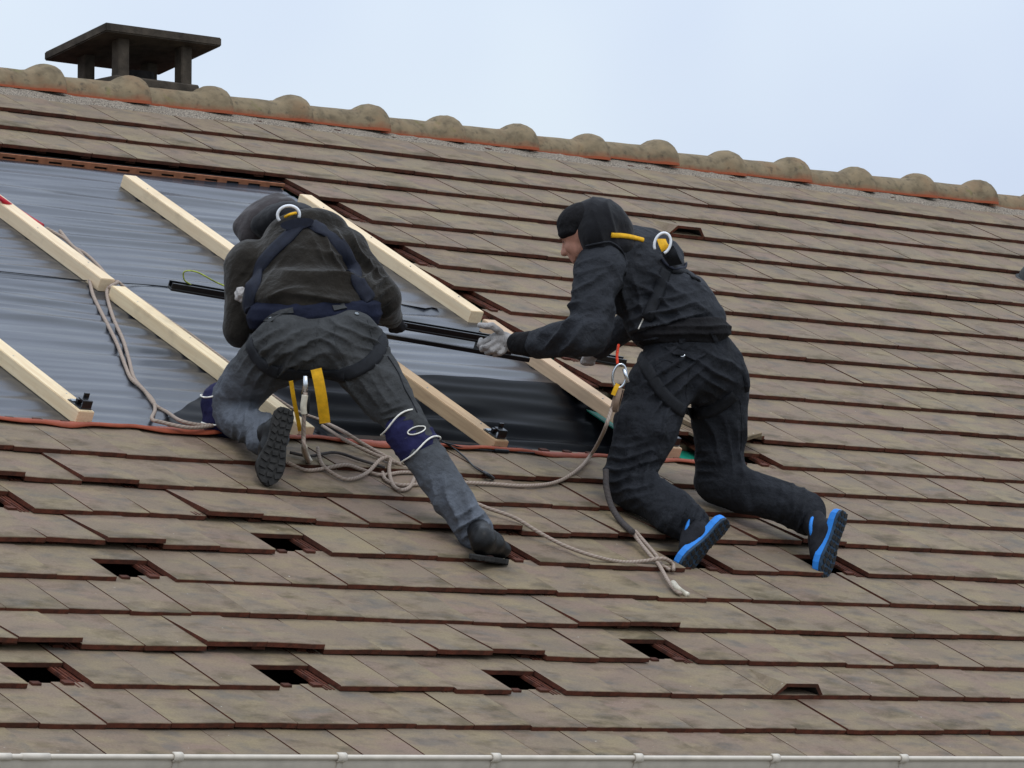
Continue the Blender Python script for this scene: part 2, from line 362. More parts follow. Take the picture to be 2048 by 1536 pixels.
# ---- tiles
STEP = 0.021; TILT = math.atan2(STEP, G); LT = G*1.2; TH = 0.0185
def tile_mesh(name, seed, gap=0.0022, chip=False):
    r = random.Random(seed); nx = 5; bm = bmesh.new()
    xs = [gap*0.5 + (W-gap)*i/(nx-1) for i in range(nx)]
    def wob(a): return r.uniform(-a, a)
    top0 = [(x, wob(0.0011), wob(0.0007)) for x in xs]; bev = 0.0022
    rows = []
    rows.append([bm.verts.new((x, y, z-TH)) for x, y, z in top0])                     # tail bottom
    rows.append([bm.verts.new((x, y, z-bev)) for x, y, z in top0])                    # tail upper
    rows.append([bm.verts.new((x, y+bev*0.8, z)) for x, y, z in top0])                # top front
    rows.append([bm.verts.new((x, G*1.02, 0)) for x in xs])
    rows.append([bm.verts.new((x, LT, 0)) for x in xs])
    rows.append([bm.verts.new((x, LT, -TH)) for x in xs])
    for j in range(5):
        for i in range(nx-1):
            f = bm.faces.new((rows[j][i], rows[j][i+1], rows[j+1][i+1], rows[j+1][i])); f.material_index = 1 if j in (0, 4) else 0
    for i, rev in ((0, True), (nx-1, False)):
        loop = [rows[j][i] for j in (0, 1, 2, 3, 4, 5)]
        f = bm.faces.new(loop[::-1] if rev else loop); f.material_index = 1
    for i in range(nx-1):
        f = bm.faces.new((rows[5][i], rows[5][i+1], rows[0][i+1], rows[0][i])); f.material_index = 1
    # interlock on the left side: a lower lip with three ribs
    def bx(x0, x1, y0, y1, z0, z1):
        v, fa = box(x0, x1, y0, y1, z0, z1); b = [bm.verts.new(p) for p in v]
        for q in fa: bm.faces.new([b[k] for k in q]).material_index = 1
    bx(-0.052, gap*0.5+0.004, 0.012, LT, -TH-0.013, -TH-0.0045)
    for k in range(3): bx(-0.050+k*0.017, -0.042+k*0.017, 0.010+0.002*k, LT, -TH-0.0045, -TH+0.0005-0.001*k if k else -TH-0.0005)
    bx(0.035, 0.075, LT-0.030, LT-0.002, -0.002, 0.009); bx(0.165, 0.20, LT-0.026, LT-0.004, -0.002, 0.008)
    bmesh.ops.recalc_face_normals(bm, faces=bm.faces[:])
    me = bpy.data.meshes.new(name); bm.to_mesh(me); bm.free()
    me.materials.append(MAT['tile_weathered']); me.materials.append(MAT['tile_clay'])
    at = me.attributes.new('yy', 'FLOAT', 'POINT'); at.data.foreach_set('value', [v.co.y/G for v in me.vertices])
    return me
TM = [tile_mesh('roof_tile', i) for i in range(6)]
def vent_mesh():
    bm = bmesh.new(); x0, x1 = 0.001, W-0.001
    def V(*p): return bm.verts.new(p)
    # raised hood opening down the slope
    hx = (0.0, 0.045, 0.205, 0.245); hz = (0.0, 0.044, 0.044, 0.0); t = 0.014; yb = 0.255
    A = [V(x, -0.004, z) for x, z in zip(hx, hz)]; B = [V(hx[0]+0.06, yb, 0), V(hx[1]+0.045, yb, 0.001), V(hx[2]-0.045, yb, 0.001), V(hx[3]-0.06, yb, 0)]
    Ai = [V(hx[0]+t*1.3, -0.004, 0), V(hx[1]+t*0.6, -0.004, hz[1]-t), V(hx[2]-t*0.6, -0.004, hz[2]-t), V(hx[3]-t*1.3, -0.004, 0)]
    Bi = [V(0.060, 0.06, 0), V(0.085, 0.06, 0.012), V(0.165, 0.06, 0.012), V(0.185, 0.06, 0)]
    F = []
    for i in range(3):
        F.append((bm.faces.new((A[i], A[i+1], B[i+1], B[i])), 0)); F.append((bm.faces.new((A[i+1], A[i], Ai[i], Ai[i+1])), 1)); F.append((bm.faces.new((Ai[i], Bi[i], Bi[i+1], Ai[i+1])), 2))
    F.append((bm.faces.new(Bi), 2))
    for f, m in F: f.material_index = m
    me = bpy.data.meshes.new('vent_hood'); bm.to_mesh(me); bm.free()
    for q in ('tile_weathered', 'tile_clay', 'soot'): me.materials.append(MAT[q])
    at = me.attributes.new('yy', 'FLOAT', 'POINT'); at.data.foreach_set('value', [1.0]*len(me.vertices))
    return me
# tiles that were pushed up under the course above (n: course, u: left edge)
SLID = {(2, 0.5): .66, (2, 4.5): .68, (2, 8.5): .66, (3, 12): .70, (5, 4): .66, (6, 7.5): .64, (7, 3): .62, (6, 15.5): .7, (6, 18.5): .72, (6, 11.5): .7, (10, 20.5): .55}
LIFT = {}
for (n, u) in SLID:
    for du, am in ((-0.5, 0.016), (0.5, 0.020), (-1.5, 0.006), (1.5, 0.004)): LIFT[(n+1, u+du)] = am
LIFT[(3, 5.0)] = 0.026; LIFT[(3, 4.0)] = 0.022; LIFT[(4, 12.5)] = 0.02; LIFT[(8, 5.5)] = 0.012; LIFT[(3, 0.0)] = 0.022; LIFT[(3, 1.0)] = 0.024
LIFT[(8, 3.5)] = 0.02; LIFT[(6, 4.5)] = 0.026; LIFT[(7, 8)] = .016; LIFT[(7, 7)] = .024
VENTS = {(2, 13.5), (21, 29)}
OPEN_U = 20.0
tiles = []
def visible(a, b):
    x = RC @ np.array([a, b, 0]) + TC; px = x[:2]/x[2]*FPX + np.array([1024, 768]); return px, x[2]
for n in range(0, 25):
    ph = 0.5*((n-1) % 2)
    for k in range(-6, 52):
        u = k+ph
        if 10 <= n <= 21 and -2 < u < OPEN_U-0.01: continue
        if not (A0+0.02 < u*W and (u+1)*W < A1): continue
        px, z = visible((u+0.5)*W, (n+0.4)*G)
        inside = -90 < px[0] < 2048+90 and -60 < px[1] < 1536+60
        tiles.append((0 if inside else 1, z, n, u))
tiles.sort()
wave_ph = rng.uniform(0, 6.28, 8)
def tile_matrix(n, u):
    r = random.Random(int(n*1000+u*2+77))
    a = u*W + r.gauss(0, 0.0012); b = n*G + r.gauss(0, 0.0022); h = r.gauss(0, 0.0011)
    if r.random() < 0.16: b += r.choice((-1, 1))*r.uniform(0.003, 0.007)
    h += 0.004*math.sin(u*0.55+wave_ph[n % 8])*math.sin(n*0.7+1) + 0.003*math.sin(u*0.23+n*0.31)
    if n > 9:
        q = 0.45; a = u*W+(a-u*W)*q; b = n*G+(b-n*G)*q; h *= 0.6
    tilt = -TILT + r.gauss(0, 0.002); yaw = r.gauss(0, 0.0032); roll = r.gauss(0, 0.004 if n <= 9 else 0.002)
    lift = LIFT.get((n, u), 0.0)
    if lift: tilt -= lift/LT; h += lift; roll += r.gauss(0, 0.012)
    s = SLID.get((n, u))
    if s: b += s*G; h -= s*STEP + 0.002
    return Matrix.Translation((a, b, h)) @ Matrix.Rotation(yaw, 4, 'Z') @ Matrix.Rotation(roll, 4, 'Y') @ Matrix.Rotation(tilt, 4, 'X')
rest = []
for i, (out, z, n, u) in enumerate(tiles):
    m = tile_matrix(n, u)
    if i < 296 or (n, u) in VENTS or (n, u) in SLID:
        o = bpy.data.objects.new('roof_tile', TM[random.Random(int(n*91+u*2)).randrange(6)]); COL.objects.link(o); o.parent = roof; o.matrix_local = m
        if (n, u) in VENTS:
            tag(o, label='clay vent tile with a raised open hood')
            v = bpy.data.objects.new('vent_hood', vent_mesh()); COL.objects.link(v); v.parent = roof; v.matrix_local = m @ Matrix.Translation((0.004, 0, 0.0006))
    else: rest.append((m, TM[random.Random(int(n*91+u*2)).randrange(6)]))
V, F, MI, TR, YY = [], [], [], [], []
for m, me in rest:
    n0 = len(V); V += [tuple(m @ v.co) for v in me.vertices]; t = random.random()
    for p in me.polygons: F.append(tuple(i+n0 for i in p.vertices)); MI.append(p.material_index)
    TR += [t]*len(me.vertices); YY += [v.co.y/G for v in me.vertices]
o = mk('far_roof_tiles', V, F, ['tile_weathered', 'tile_clay'], roof, kind='stuff')
o.data.polygons.foreach_set('material_index', MI)
for nm, vals in (('tr', TR), ('yy', YY)):
    at = o.data.attributes.new(nm, 'FLOAT', 'POINT'); at.data.foreach_set('value', vals)
# laths that carry the tiles
for n in range(0, 26):
    b = n*G+LT-0.045
    spans = [(A0+0.1, A1-0.1)] if not 9 <= n <= 21 else [(A0+0.1, -2*W), (OPEN_U*W+0.02, A1-0.1)]
    if n == 9: spans = [(A0+0.1, A1-0.1)]; b = n*G+LT-0.07
    for x0, x1 in spans:
        v, f = box(x0, x1, b, b+0.045, -0.078, -0.052); mk('lath', v, f, 'old_timber', roof)
# green underlay seen along the stripped edge
v, f = box(OPEN_U*W-0.16, OPEN_U*W+0.42, 2.9, 6.35, -0.085, -0.080); mk('underlay', v, f, 'green_underlay', roof)

# ---- ridge
RS = 0.508; RA = 4.328
def ridge_mesh(seed):
    r = random.Random(seed); V, F, YYv = [], [], []
    # x from 0 (left, tucked under the neighbour's collar) to RS+0.05 (collar lip)
    prof = [(-0.02, .095), (0.05, .096), (0.15, .098), (0.25, .100), (0.34, .101), (0.37, .105), (0.39, .114), (0.41, .126), (0.435, .137), (0.46, .143), (0.485, .144), (0.505, .1415), (0.52, .137), (0.527, .133), (0.527, .112), (0.46, .108)]
    NS = 17
    for x, rad in prof:
        for k in range(NS):
            an = math.pi*(-0.03+1.06*k/(NS-1)); j = r.uniform(-.0012, .0012)
            V.append((x, -math.cos(an)*(rad+j)*1.02, math.sin(an)*(rad+j))); YYv.append(min(1, 1.0*min(k, NS-1-k)/((NS-1)/2)))
    for i in range(len(prof)-1):
        for k in range(NS-1): F.append((i*NS+k, (i+1)*NS+k, (i+1)*NS+k+1, i*NS+k+1))
    # thickness towards the inside
    return V, F, YYv
for i in range(-9, 18):
    x1 = RA + i*RS; x0 = x1-0.527
    if x0 < A0-0.1 or x1 > A1+0.1: continue
    V, F, YYv = ridge_mesh(i)
    dz = random.gauss(0, 0.005)
    o = mk('ridge_tile', [(x0+v[0],)+tuple(yz(BR, HR, v[1], v[2]+dz)) for v in V], F, 'ridge_clay', roof, True)
    at = o.data.attributes.new('yy', 'FLOAT', 'POINT'); at.data.foreach_set('value', YYv)
# mortar bed under the ridge tiles: a rough fillet
V, F = [], []; nx = 420
for i in range(nx):
    x = A0+0.1+(A1-A0-0.2)*i/(nx-1)
    e = 0.010*math.sin(x*7.1)+0.006*math.sin(x*17+1)+random.uniform(-.006, .006)
    for k, (b, h) in enumerate(((7.228, -0.006), (7.206, -0.014), (7.176+e*0.5, -0.010), (7.136+e, -0.016), (7.105+e, -0.026))):
        V.append((x, b+random.uniform(-.004, .004), h+random.uniform(-.003, .003)*(k > 0)))
for i in range(nx-1):
    for k in range(4): F.append((i*5+k, i*5+k+1, (i+1)*5+k+1, (i+1)*5+k))
mk('mortar_bed', V, F, 'mortar', roof)

# ---- chimney with a slab on four legs
def pix_at_y(px, py, Y):        # world point on the vertical plane y = Y
    p = rw(CAM); q = rw(dp(px, py, 10.0)); s = (Y-p.y)/(q.y-p.y); return p+(q-p)*s
NY = YR+0.10
c0 = pix_at_y(212, 44, NY)      # near corner of the slab, top
zt = c0.z; th = 0.045
p = rw(CAM)
def pix_at_z(px, py, z):
    q = rw(dp(px, py, 10.0)); s = (z-p.z)/(q.z-p.z); return p+(q-p)*s
c1 = pix_at_z(440, 75, zt); c2 = pix_at_z(84, 108, zt)
CX0, CX1, CY0, CY1 = c0.x, c0.x+0.72, NY, NY+0.54
zb = ZR+0.17; SLP = 0.155      # the slab falls slightly to the back
def sz(y, z): return z-SLP*(y-CY0)
v, f = bevbox(CX0+0.10, CX1-0.10, CY0+0.05, CY1-0.05, ZR-1.0, zb, 0.008)
chim = mk('chimney', [wr(*q) for q in v], f, 'concrete_dark', house)
v, f = bevbox(CX0, CX1, CY0, CY1, zt-th, zt, 0.006, 2); mk('cover_slab', [wr(q[0], q[1], sz(q[1], q[2])) for q in v], f, 'concrete_dark', chim)
for x in (CX0+0.13, CX0+0.52):
    for y in (CY0+0.07, CY0+0.369):
        v, f = bevbox(x, x+0.066, y, y+0.066, zb-0.01, zt-th+0.003, 0.005); mk('pillar', [wr(q[0], q[1], q[2] if q[2] < zb+0.02 else sz(q[1], q[2])) for q in v], f, 'concrete_dark', chim)
path = [wr((CX0+CX1)/2, (CY0+CY1)/2, zb+0.06*t) for t in (-0.2, 1.0)]
v, f = tube(path, 0.11, 16); mk('flue_pot', v, f, 'soot', chim)

# ---- gutter
GY, GZ = -0.155, Z0-0.035       # axis; front rim comes just above the tile edge
GX0, GX1, GR = A0, A1, 0.062
V, F = [], []; NS = 13; gxs = [GX0+(GX1-GX0)*i/40 for i in range(41)]
for x in gxs:
    for rr in (GR, GR-0.003):
        for k in range(NS):
            an = math.pi*k/(NS-1); V.append(wr(x, GY-rr*math.cos(an), GZ+0.055-rr*math.sin(an)))
for i in range(40):
    for k in range(NS-1):
        a = i*2*NS+k; F.append((a, a+2*NS, a+2*NS+1, a+1)); b = a+NS; F.append((b, b+1, b+2*NS+1, b+2*NS))
gut = mk('gutter', V, F, 'pvc_cream', house, True)
v, f = tube([wr(x, GY-GR-0.004, GZ+0.056) for x in gxs], 0.0085, 10); mk('rim', v, f, 'pvc_cream', gut, True)
def gx_of(px):
    lo, hi = -2.0, 6.0
    for _ in range(40):
        m = (lo+hi)/2; q = RC @ np.array(wr(m, GY-GR, GZ+0.055)) + TC
        if q[0]/q[2]*FPX+1024 < px: lo = m
        else: hi = m
    return m
for px in (352, 680, 988, 1273, 1547, 1804, -60):
    x = gx_of(px); P = [(GY-GR-0.004-0.012*math.cos(t), GZ+0.056+0.012*math.sin(t)) for t in np.linspace(-2.2, 1.6, 8)]
    parts = []
    st = [wr(x, yy_, zz_) for yy_, zz_ in P]
    V = [(q[0]+d, q[1], q[2]) for q in st for d in (-0.017, 0.017)]; F = [(2*i, 2*i+1, 2*i+3, 2*i+2) for i in range(len(st)-1)]
    bmv, bmf = V, F
    V2 = []
    for k in range(NS):
        an = math.pi*k/(NS-1)
        for d in (-0.011, 0.011): V2.append(tuple(np.array(wr(x, GY-(GR+0.003)*math.cos(an), GZ+0.052-(GR+0.003)*math.sin(an)))+np.array([d, 0, 0])))
    F2 = [(2*i, 2*i+1, 2*i+3, 2*i+2) for i in range(NS-1)]
    v, f = join([(V, F), (V2, F2)]); o = mk('gutter_clip', v, f, 'pvc_cream', gut, True)
    sm = o.modifiers.new('thick', 'SOLIDIFY'); sm.thickness = 0.004; sm.offset = 1
for px, w_ in ((69, 0.05), (0, 0.035)):
    x = gx_of(px); v, f = tube([wr(x-w_, GY-GR-0.004, GZ+0.056), wr(x+w_, GY-GR-0.004, GZ+0.056)], 0.0112, 12); mk('union_sleeve', v, f, 'pvc_cream', gut, True)

# ------------------------------------------------------------------ the stripped area
TOP = 0.012; BWD = 0.073
BAT = [((1.772, 2.925), (1.772, 4.400), 'lower pine batten on the far left, with a black rail clamp on its end', True),
       ((2.842, 4.474), (2.853, 6.050), 'upper left pine batten, with the grey rope crossing its lower end', False),
       ((2.832, 2.915), (2.842, 4.395), 'lower pine batten running behind the left worker from below the rope loop', False),
       ((3.872, 4.474), (3.884, 5.945), 'upper pine batten whose lower end is hidden by the left worker', False),
       ((3.835, 2.900), (3.872, 4.390), 'lower pine batten in the shaded dip between the two workers, black clamp on end', True),
       ((4.890, 4.482), (4.911, 5.945), 'upper pine batten lying along the cut tile edge, square end above the glove', False),
       ((4.845, 2.945), (4.880, 4.385), 'lower pine batten passing under the right worker, black clamp between his legs', True)]
HM = -0.045                     # level of the membrane below the tile edges
def snz(P, sc, seed, k=7):
    r = np.random.default_rng(seed); out = 0
    for i in range(k):
        w = r.normal(size=P.shape[-1])*sc*r.uniform(0.5, 1.5); out = out+np.sin(P@w+r.uniform(0, 6.28))
    return out/math.sqrt(k)
def mem_h0(a, b):
    P = np.stack([a*0.35, b], -1)
    wr1 = np.sin(b*34+2.0*snz(np.stack([a*0.8, b*1.3], -1), 1.3, 3)+0.35*a)      # long creases along the ridge direction
    wr2 = np.sin(b*55+2.5*snz(np.stack([a*1.1, b*1.5], -1), 1.6, 5))
    m1 = 0.5+0.5*snz(np.stack([a*0.9, b*1.2], -1), 2.0, 8); m2 = 0.5+0.5*snz(np.stack([a, b*1.4], -1), 2.3, 11)
    h = HM+0.0050*wr1*np.clip(m1, 0.1, 1.2)+0.0032*wr2*np.clip(m2, 0.15, 1.2)+0.002*snz(P, 5, 21)+0.0011*np.sin(b*104+3.0*snz(np.stack([a*1.0, b*1.5], -1), 1.8, 15))*np.clip(0.5+0.6*snz(np.stack([a*0.8, b*1.6], -1), 2.6, 16), 0, 1.3)
    # pushed in between the battens low on the right, where it hangs in a steep fold
    sag = np.clip((3.82-b)/0.70, 0, 1); side = np.clip((a-2.95)/0.35, 0, 1)*np.clip((5.02-a)/0.12, 0, 1)
    end = np.clip((b-2.93)/0.14, 0, 1); sag = sag*sag*(3-2*sag)*end
    h = h-0.15*sag*side*(1+0.10*np.sin(b*40+1.5*np.sin(a*2.3))+0.05*np.sin(b*71+a*3))
    return h
def mem_h(a, b):                # flattened under the battens
    h = mem_h0(a, b)
    for (a0, b0), (a1, b1), _, _ in BAT:
        d_ = np.abs(a-(a0+(a1-a0)*(b-b0)/(b1-b0))-BWD/2)-BWD/2; m_ = np.clip(1-d_/0.03, 0, 1)*(b > b0-0.01)*(b < b1+0.01)
        h = h*(1-m_)+np.minimum(h, HM-0.001)*m_
    return h
na, nb = 330, 260
aa, bb = np.meshgrid(np.linspace(-0.45, OPEN_U*W-0.085, na), np.linspace(2.86, 6.22, nb), indexing='ij')
hh = mem_h(aa, bb); V = np.stack([aa, bb, hh], -1).reshape(-1, 3)
idx = np.arange(na*nb).reshape(na, nb); F = np.stack([idx[:-1, :-1], idx[1:, :-1], idx[1:, 1:], idx[:-1, 1:]], -1).reshape(-1, 4)
mem = mk('roofing_membrane', V, F, 'membrane_plastic', None, True, origin=(1.5, 2.9, HM), label='creased black plastic membrane covering the stripped part of the roof', cat='membrane')
# added black layer: paints the membrane's shade and dark reflection between the battens
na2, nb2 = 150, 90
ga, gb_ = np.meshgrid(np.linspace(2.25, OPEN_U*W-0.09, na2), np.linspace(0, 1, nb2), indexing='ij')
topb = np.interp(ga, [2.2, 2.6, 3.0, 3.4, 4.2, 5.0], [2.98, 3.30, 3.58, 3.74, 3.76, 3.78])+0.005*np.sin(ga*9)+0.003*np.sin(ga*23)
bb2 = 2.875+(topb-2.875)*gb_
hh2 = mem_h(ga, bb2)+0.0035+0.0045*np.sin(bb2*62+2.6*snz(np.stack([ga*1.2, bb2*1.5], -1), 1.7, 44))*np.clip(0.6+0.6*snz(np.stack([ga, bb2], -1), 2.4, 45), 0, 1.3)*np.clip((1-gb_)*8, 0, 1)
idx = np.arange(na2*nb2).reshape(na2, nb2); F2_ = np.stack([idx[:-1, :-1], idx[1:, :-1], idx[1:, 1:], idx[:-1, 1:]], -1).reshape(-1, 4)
mk('shade_layer', np.stack([ga, bb2, hh2], -1).reshape(-1, 3), F2_, 'shade_black', mem, True, label='added black layer painting the shaded membrane in the dip between the battens')
# slit in the membrane edge: an upper sheet lapping over the lower one
pt = [on(x, y, HM+0.006) for x, y in ((806, 610), (828, 614), (850, 618), (864, 616), (882, 620))]
V = []; F = []
for q in pt: V += [q+np.array([0, 0, 0.004]), q+np.array([0.0, 0.05, 0.001])]
F = [(2*i, 2*i+2, 2*i+3, 2*i+1) for i in range(len(pt)-1)]
o = mk('lap_edge', V, F, 'membrane_plastic', mem)
# terracotta flashing strip along the lower edge
n = 150; V, F = [], []
al = np.linspace(-0.4, 5.035, n); wv = 0.012*np.sin(al*7.3)+0.009*np.sin(al*13.1+1)+0.006*np.sin(al*29)
lf = 0.004+0.009*np.clip(np.sin(al*5.2+0.8), 0, 1)+0.005*np.clip(np.sin(al*11.3), 0, 1)
for i in range(n):
    for k, (b, h) in enumerate(((2.835+wv[i], -0.018+lf[i]), (2.853+wv[i]*0.8, -0.008+lf[i]*0.7), (2.87+wv[i]*0.3, -0.012+lf[i]*0.4), (2.90, -0.022), (2.945+0.004*math.sin(al[i]*9), HM+0.008))): V.append((al[i], b, h))
for i in range(n-1):
    for k in range(4): F.append((i*5+k, (i+1)*5+k, (i+1)*5+k+1, i*5+k+1))
fl = mk('flashing_strip', V, F, 'lead_terracotta', None, True, origin=(2, 2.8, -0.02), label='wavy terracotta coloured flashing strip along the bottom edge of the black membrane', cat='flashing')
sm = fl.modifiers.new('thick', 'SOLIDIFY'); sm.thickness = 0.003
# slotted ventilation strip under the last course above the membrane
x0, x1 = -0.4, 4.99; b0 = 6.170; parts = []
parts.append(box(x0, x1, b0, b0+0.008, -0.060, -0.046)); parts.append(box(x0, x1, b0+0.0003, b0+0.0083, -0.034, -0.020))
x = x0; slots = []
while x < x1-0.05:
    parts.append(box(x, x+0.055, b0+0.0002, b0+0.0081, -0.0462, -0.0338)); x += 0.128
v, f = join(parts); vs = mk('vent_strip', v, f, 'slotted_strip', None, label='long slotted brown ventilation strip under the tiles above the membrane', cat='vent strip', origin=(2, b0, -0.05))
v, f = box(x0, x1, b0+0.012, b0+0.016, -0.062, -0.018); mk('backing', v, f, 'soot', vs)
# pine battens: left edge a, from b0 up to b1
def clamp(parent, a, b, top):
    parts = [bevbox(a-0.028, a+0.028, b-0.02, b+0.075, top+0.0004, top+0.004, 0.001), bevbox(a-0.02, a+0.024, b-0.018, b-0.012, top+0.004, top+0.036, 0.001), bevbox(a-0.02, a+0.024, b-0.0118, b+0.022, top+0.030, top+0.036, 0.001), bevbox(a+0.006, a+0.03, b+0.0225, b+0.03, top+0.018, top+0.052, 0.001), bevbox(a-0.012, a+0.012, b+0.03, b+0.045, top+0.005, top+0.022, 0.001)]
    v, f = join(parts); c = mk('rail_clamp', v, f, 'black_metal', parent)
    v, f = bevbox(a-0.022, a+0.02, b+0.0465, b+0.07, top+0.0045, top+0.008, 0.001); mk('clamp_plate', v, f, 'galvanised', c)
for (a0, b0), (a1, b1), lab, cl_ in BAT:
    v, f = bevbox(0, BWD, 0, 1, HM-0.002, TOP, 0.0028, 2)
    # short ends: scale the y of a unit box to the true length, keep the bevel
    L = b1-b0; V = []
    for q in v:
        y = q[1]*1.0; yy_ = y if y < 0.5 else L-(1-y); t = yy_/L
        V.append((a0+(a1-a0)*t+q[0], b0+yy_, q[2]+(0.0016*math.sin(t*5+a0))))
    o = mk('timber_batten', V, f, 'pine_shaded' if (a0 > 3.5 and b0 < 4) else 'pine', None, origin=(a0, b0, HM), label=lab, cat='batten', group='pine battens on the membrane')  # lower right pair: the workers' shade is painted into the wood colour
    if cl_: clamp(o, a0+BWD*0.55, b0+0.035, TOP+0.0016)
    k = 0
    for t in (0.12, 0.37, 0.62, 0.88):     # screw heads
        for s in ((0.35,) if k % 2 else (0.68,)):
            c = (a0+(a1-a0)*t+BWD*s, b0+L*t, TOP+0.001)
            V = [(c[0]+0.0032*math.cos(i*math.pi/4), c[1]+0.0032*math.sin(i*math.pi/4), c[2]+0.0012) for i in range(8)]+[(c[0]+0.0036*math.cos(i*math.pi/4), c[1]+0.0036*math.sin(i*math.pi/4), c[2]-0.002) for i in range(8)]
            mk('screw', V, [tuple(range(8))]+[(i, i+8, (i+1) % 8+8, (i+1) % 8) for i in range(8)], 'galvanised', o)
        k += 1

# black mounting rail held by both workers
r0 = dp(338, 578, 18.12); r1 = dp(1246, 731, 19.15); ex = (r1-r0)/np.linalg.norm(r1-r0); LR = np.linalg.norm(r1-r0)
up = np.array([0, 0, 1.0]); up -= ex*(up@ex); up /= np.linalg.norm(up); ac = np.cross(up, ex)
def rl(x, y, z): return r0+ex*x+ac*y+up*z
def rbox(x0, x1, y0, y1, z0, z1, r=0.0012):
    v, f = bevbox(x0, x1, y0, y1, z0, z1, r); return [rl(*q) for q in v], f
rail = root('mounting_rail', r0, label='long black metal mounting rail carried between the two workers', cat='rail')
parts = [rbox(0, LR, -0.022, 0.022, 0.0, 0.010), rbox(0, LR, -0.0215, -0.014, 0.0105, 0.034), rbox(0, LR, 0.014, 0.0215, 0.0105, 0.034)]
v, f = join(parts); mk('channel', v, f, 'black_metal', rail)
xh = ((940-338)/(1246-338))*LR
parts = [rbox(0.42*LR, 0.78*LR, -0.05, -0.032, -0.042, -0.022), rbox(xh, xh+0.16, -0.049, 0.0, -0.0415, -0.0005), rbox(0.36*LR, 0.42*LR+0.02, -0.049, 0.0, -0.0415, -0.0005)]
v, f = join(parts); mk('side_bracket', v, f, 'black_metal', rail)
pts = [rl(x, y, z) for x, y, z in ((0.09, 0, 0.034), (0.055, 0, 0.05), (0.045, 0, 0.085), (0.10, 0.0, 0.092), (0.20, 0, 0.062), (0.32, 0, 0.036))]
path = catmull(pts, 8); v, f = tube(path, 0.0032, 8); mk('earth_wire', v, f, 'wire_green', rail, True)

# ropes -------------------------------------------------------------
def roof_level(p):
    a, b = p[0], p[1]
    if b > 2.93 and a < OPEN_U*W-0.1:
        h = float(mem_h(np.array([a]), np.array([b]))[0])
        for (a0, b0), (a1, b1), _, _ in BAT:
            if a0-0.004 < a < a0+BWD+0.004 and b0 < b < b1: h = max(h, TOP)
        return h
    if 2.8 < b <= 2.93: return 0.002
    k = (b/G) % 1.0; return -STEP*k+0.001
def lay(pts, r, lift=0.0):      # pixel path laid on whatever lies below
    out = []
    for q in pts:
        x, y = q[0], q[1]; dh = q[2] if len(q) > 2 else 0.0; h = 0.0
        for _ in range(6):
            p_ = on(x, y, h); h = roof_level(p_)+r+dh+lift
        out.append(on(x, y, h))
    return out
RR = 0.0078
rp = root('safety_rope', on(120, 480, HM), label='grey safety rope looping over the left batten and coiled by the left worker', cat='rope')
rope('strand', lay([(92, 456, .02), (110, 466, .02), (130, 478, .02), (148, 495, .02), (165, 512, .03), (172, 535, .012), (180, 565, .004), (186, 590), (200, 620), (218, 655), (235, 690), (250, 730), (262, 757), (282, 775), (305, 800), (310, 820), (304, 838), (325, 845), (375, 855, .004), (415, 853, .004), (445, 846, .0)], RR), RR, 'rope_beige', rp)
rope('strand', lay([(120, 462, .025), (145, 492, .02), (170, 507, .02), (195, 530, .02), (222, 560, .03), (236, 564, .03), (222, 572, .03), (214, 582, .012), (217, 605), (228, 640), (246, 680), (258, 720), (268, 756), (290, 783), (310, 810), (335, 825), (362, 842), (400, 850), (440, 850)], RR), RR, 'rope_beige', rp)
rope('strand', lay([(236, 563, .03), (262, 585, .01), (300, 612, .01), (340, 642, .01), (380, 668, .012), (420, 698, .012), (470, 735, .01), (530, 780, .008), (590, 820, .008), (640, 840, .01)], RR), RR*0.9, 'rope_beige', rp)
# coil on the tiles by the left worker
rope('strand', lay([(650, 845, .03), (690, 865, .02), (730, 890, .012), (775, 915, .008), (810, 935, .004)], RR), RR, 'rope_beige', rp)
rope('strand', lay([(645, 852, .02), (690, 880, .012), (740, 905, .004), (790, 925, .004)], RR), RR, 'rope_beige', rp)
rope('strand', lay([(575, 925), (610, 940), (645, 938), (690, 930), (720, 938), (760, 950), (800, 945), (828, 945)], RR), RR, 'rope_beige', rp)
rope('strand', lay([(635, 895, .02), (645, 930, .008), (680, 955), (705, 958), (735, 945, .006), (760, 920, .012), (780, 916, .02), (778, 940, .012), (785, 968), (800, 980), (818, 975), (830, 955, .004)], RR), RR, 'rope_beige', rp)
rope('strand', lay([(765, 945), (772, 960), (800, 970), (850, 968), (900, 966)], RR), RR, 'rope_beige', rp)
rope('strand', lay([(580, 905), (620, 912), (670, 905), (720, 920), (770, 935)], RR), RR*0.8, 'rope_dark', rp)
sl_ = rope('sling', lay([(-30, 370, .012), (0, 396, .012), (40, 424, .012), (85, 452, .014)], 0.006), 0.011, 'webbing_red', None, label='red webbing sling at the left edge, tied to the grey rope', cat='sling')
rope('sling_strand', lay([(-30, 378, .03), (0, 402, .03), (40, 430, .03), (85, 453, .026)], 0.006), 0.007, 'webbing_red', sl_)
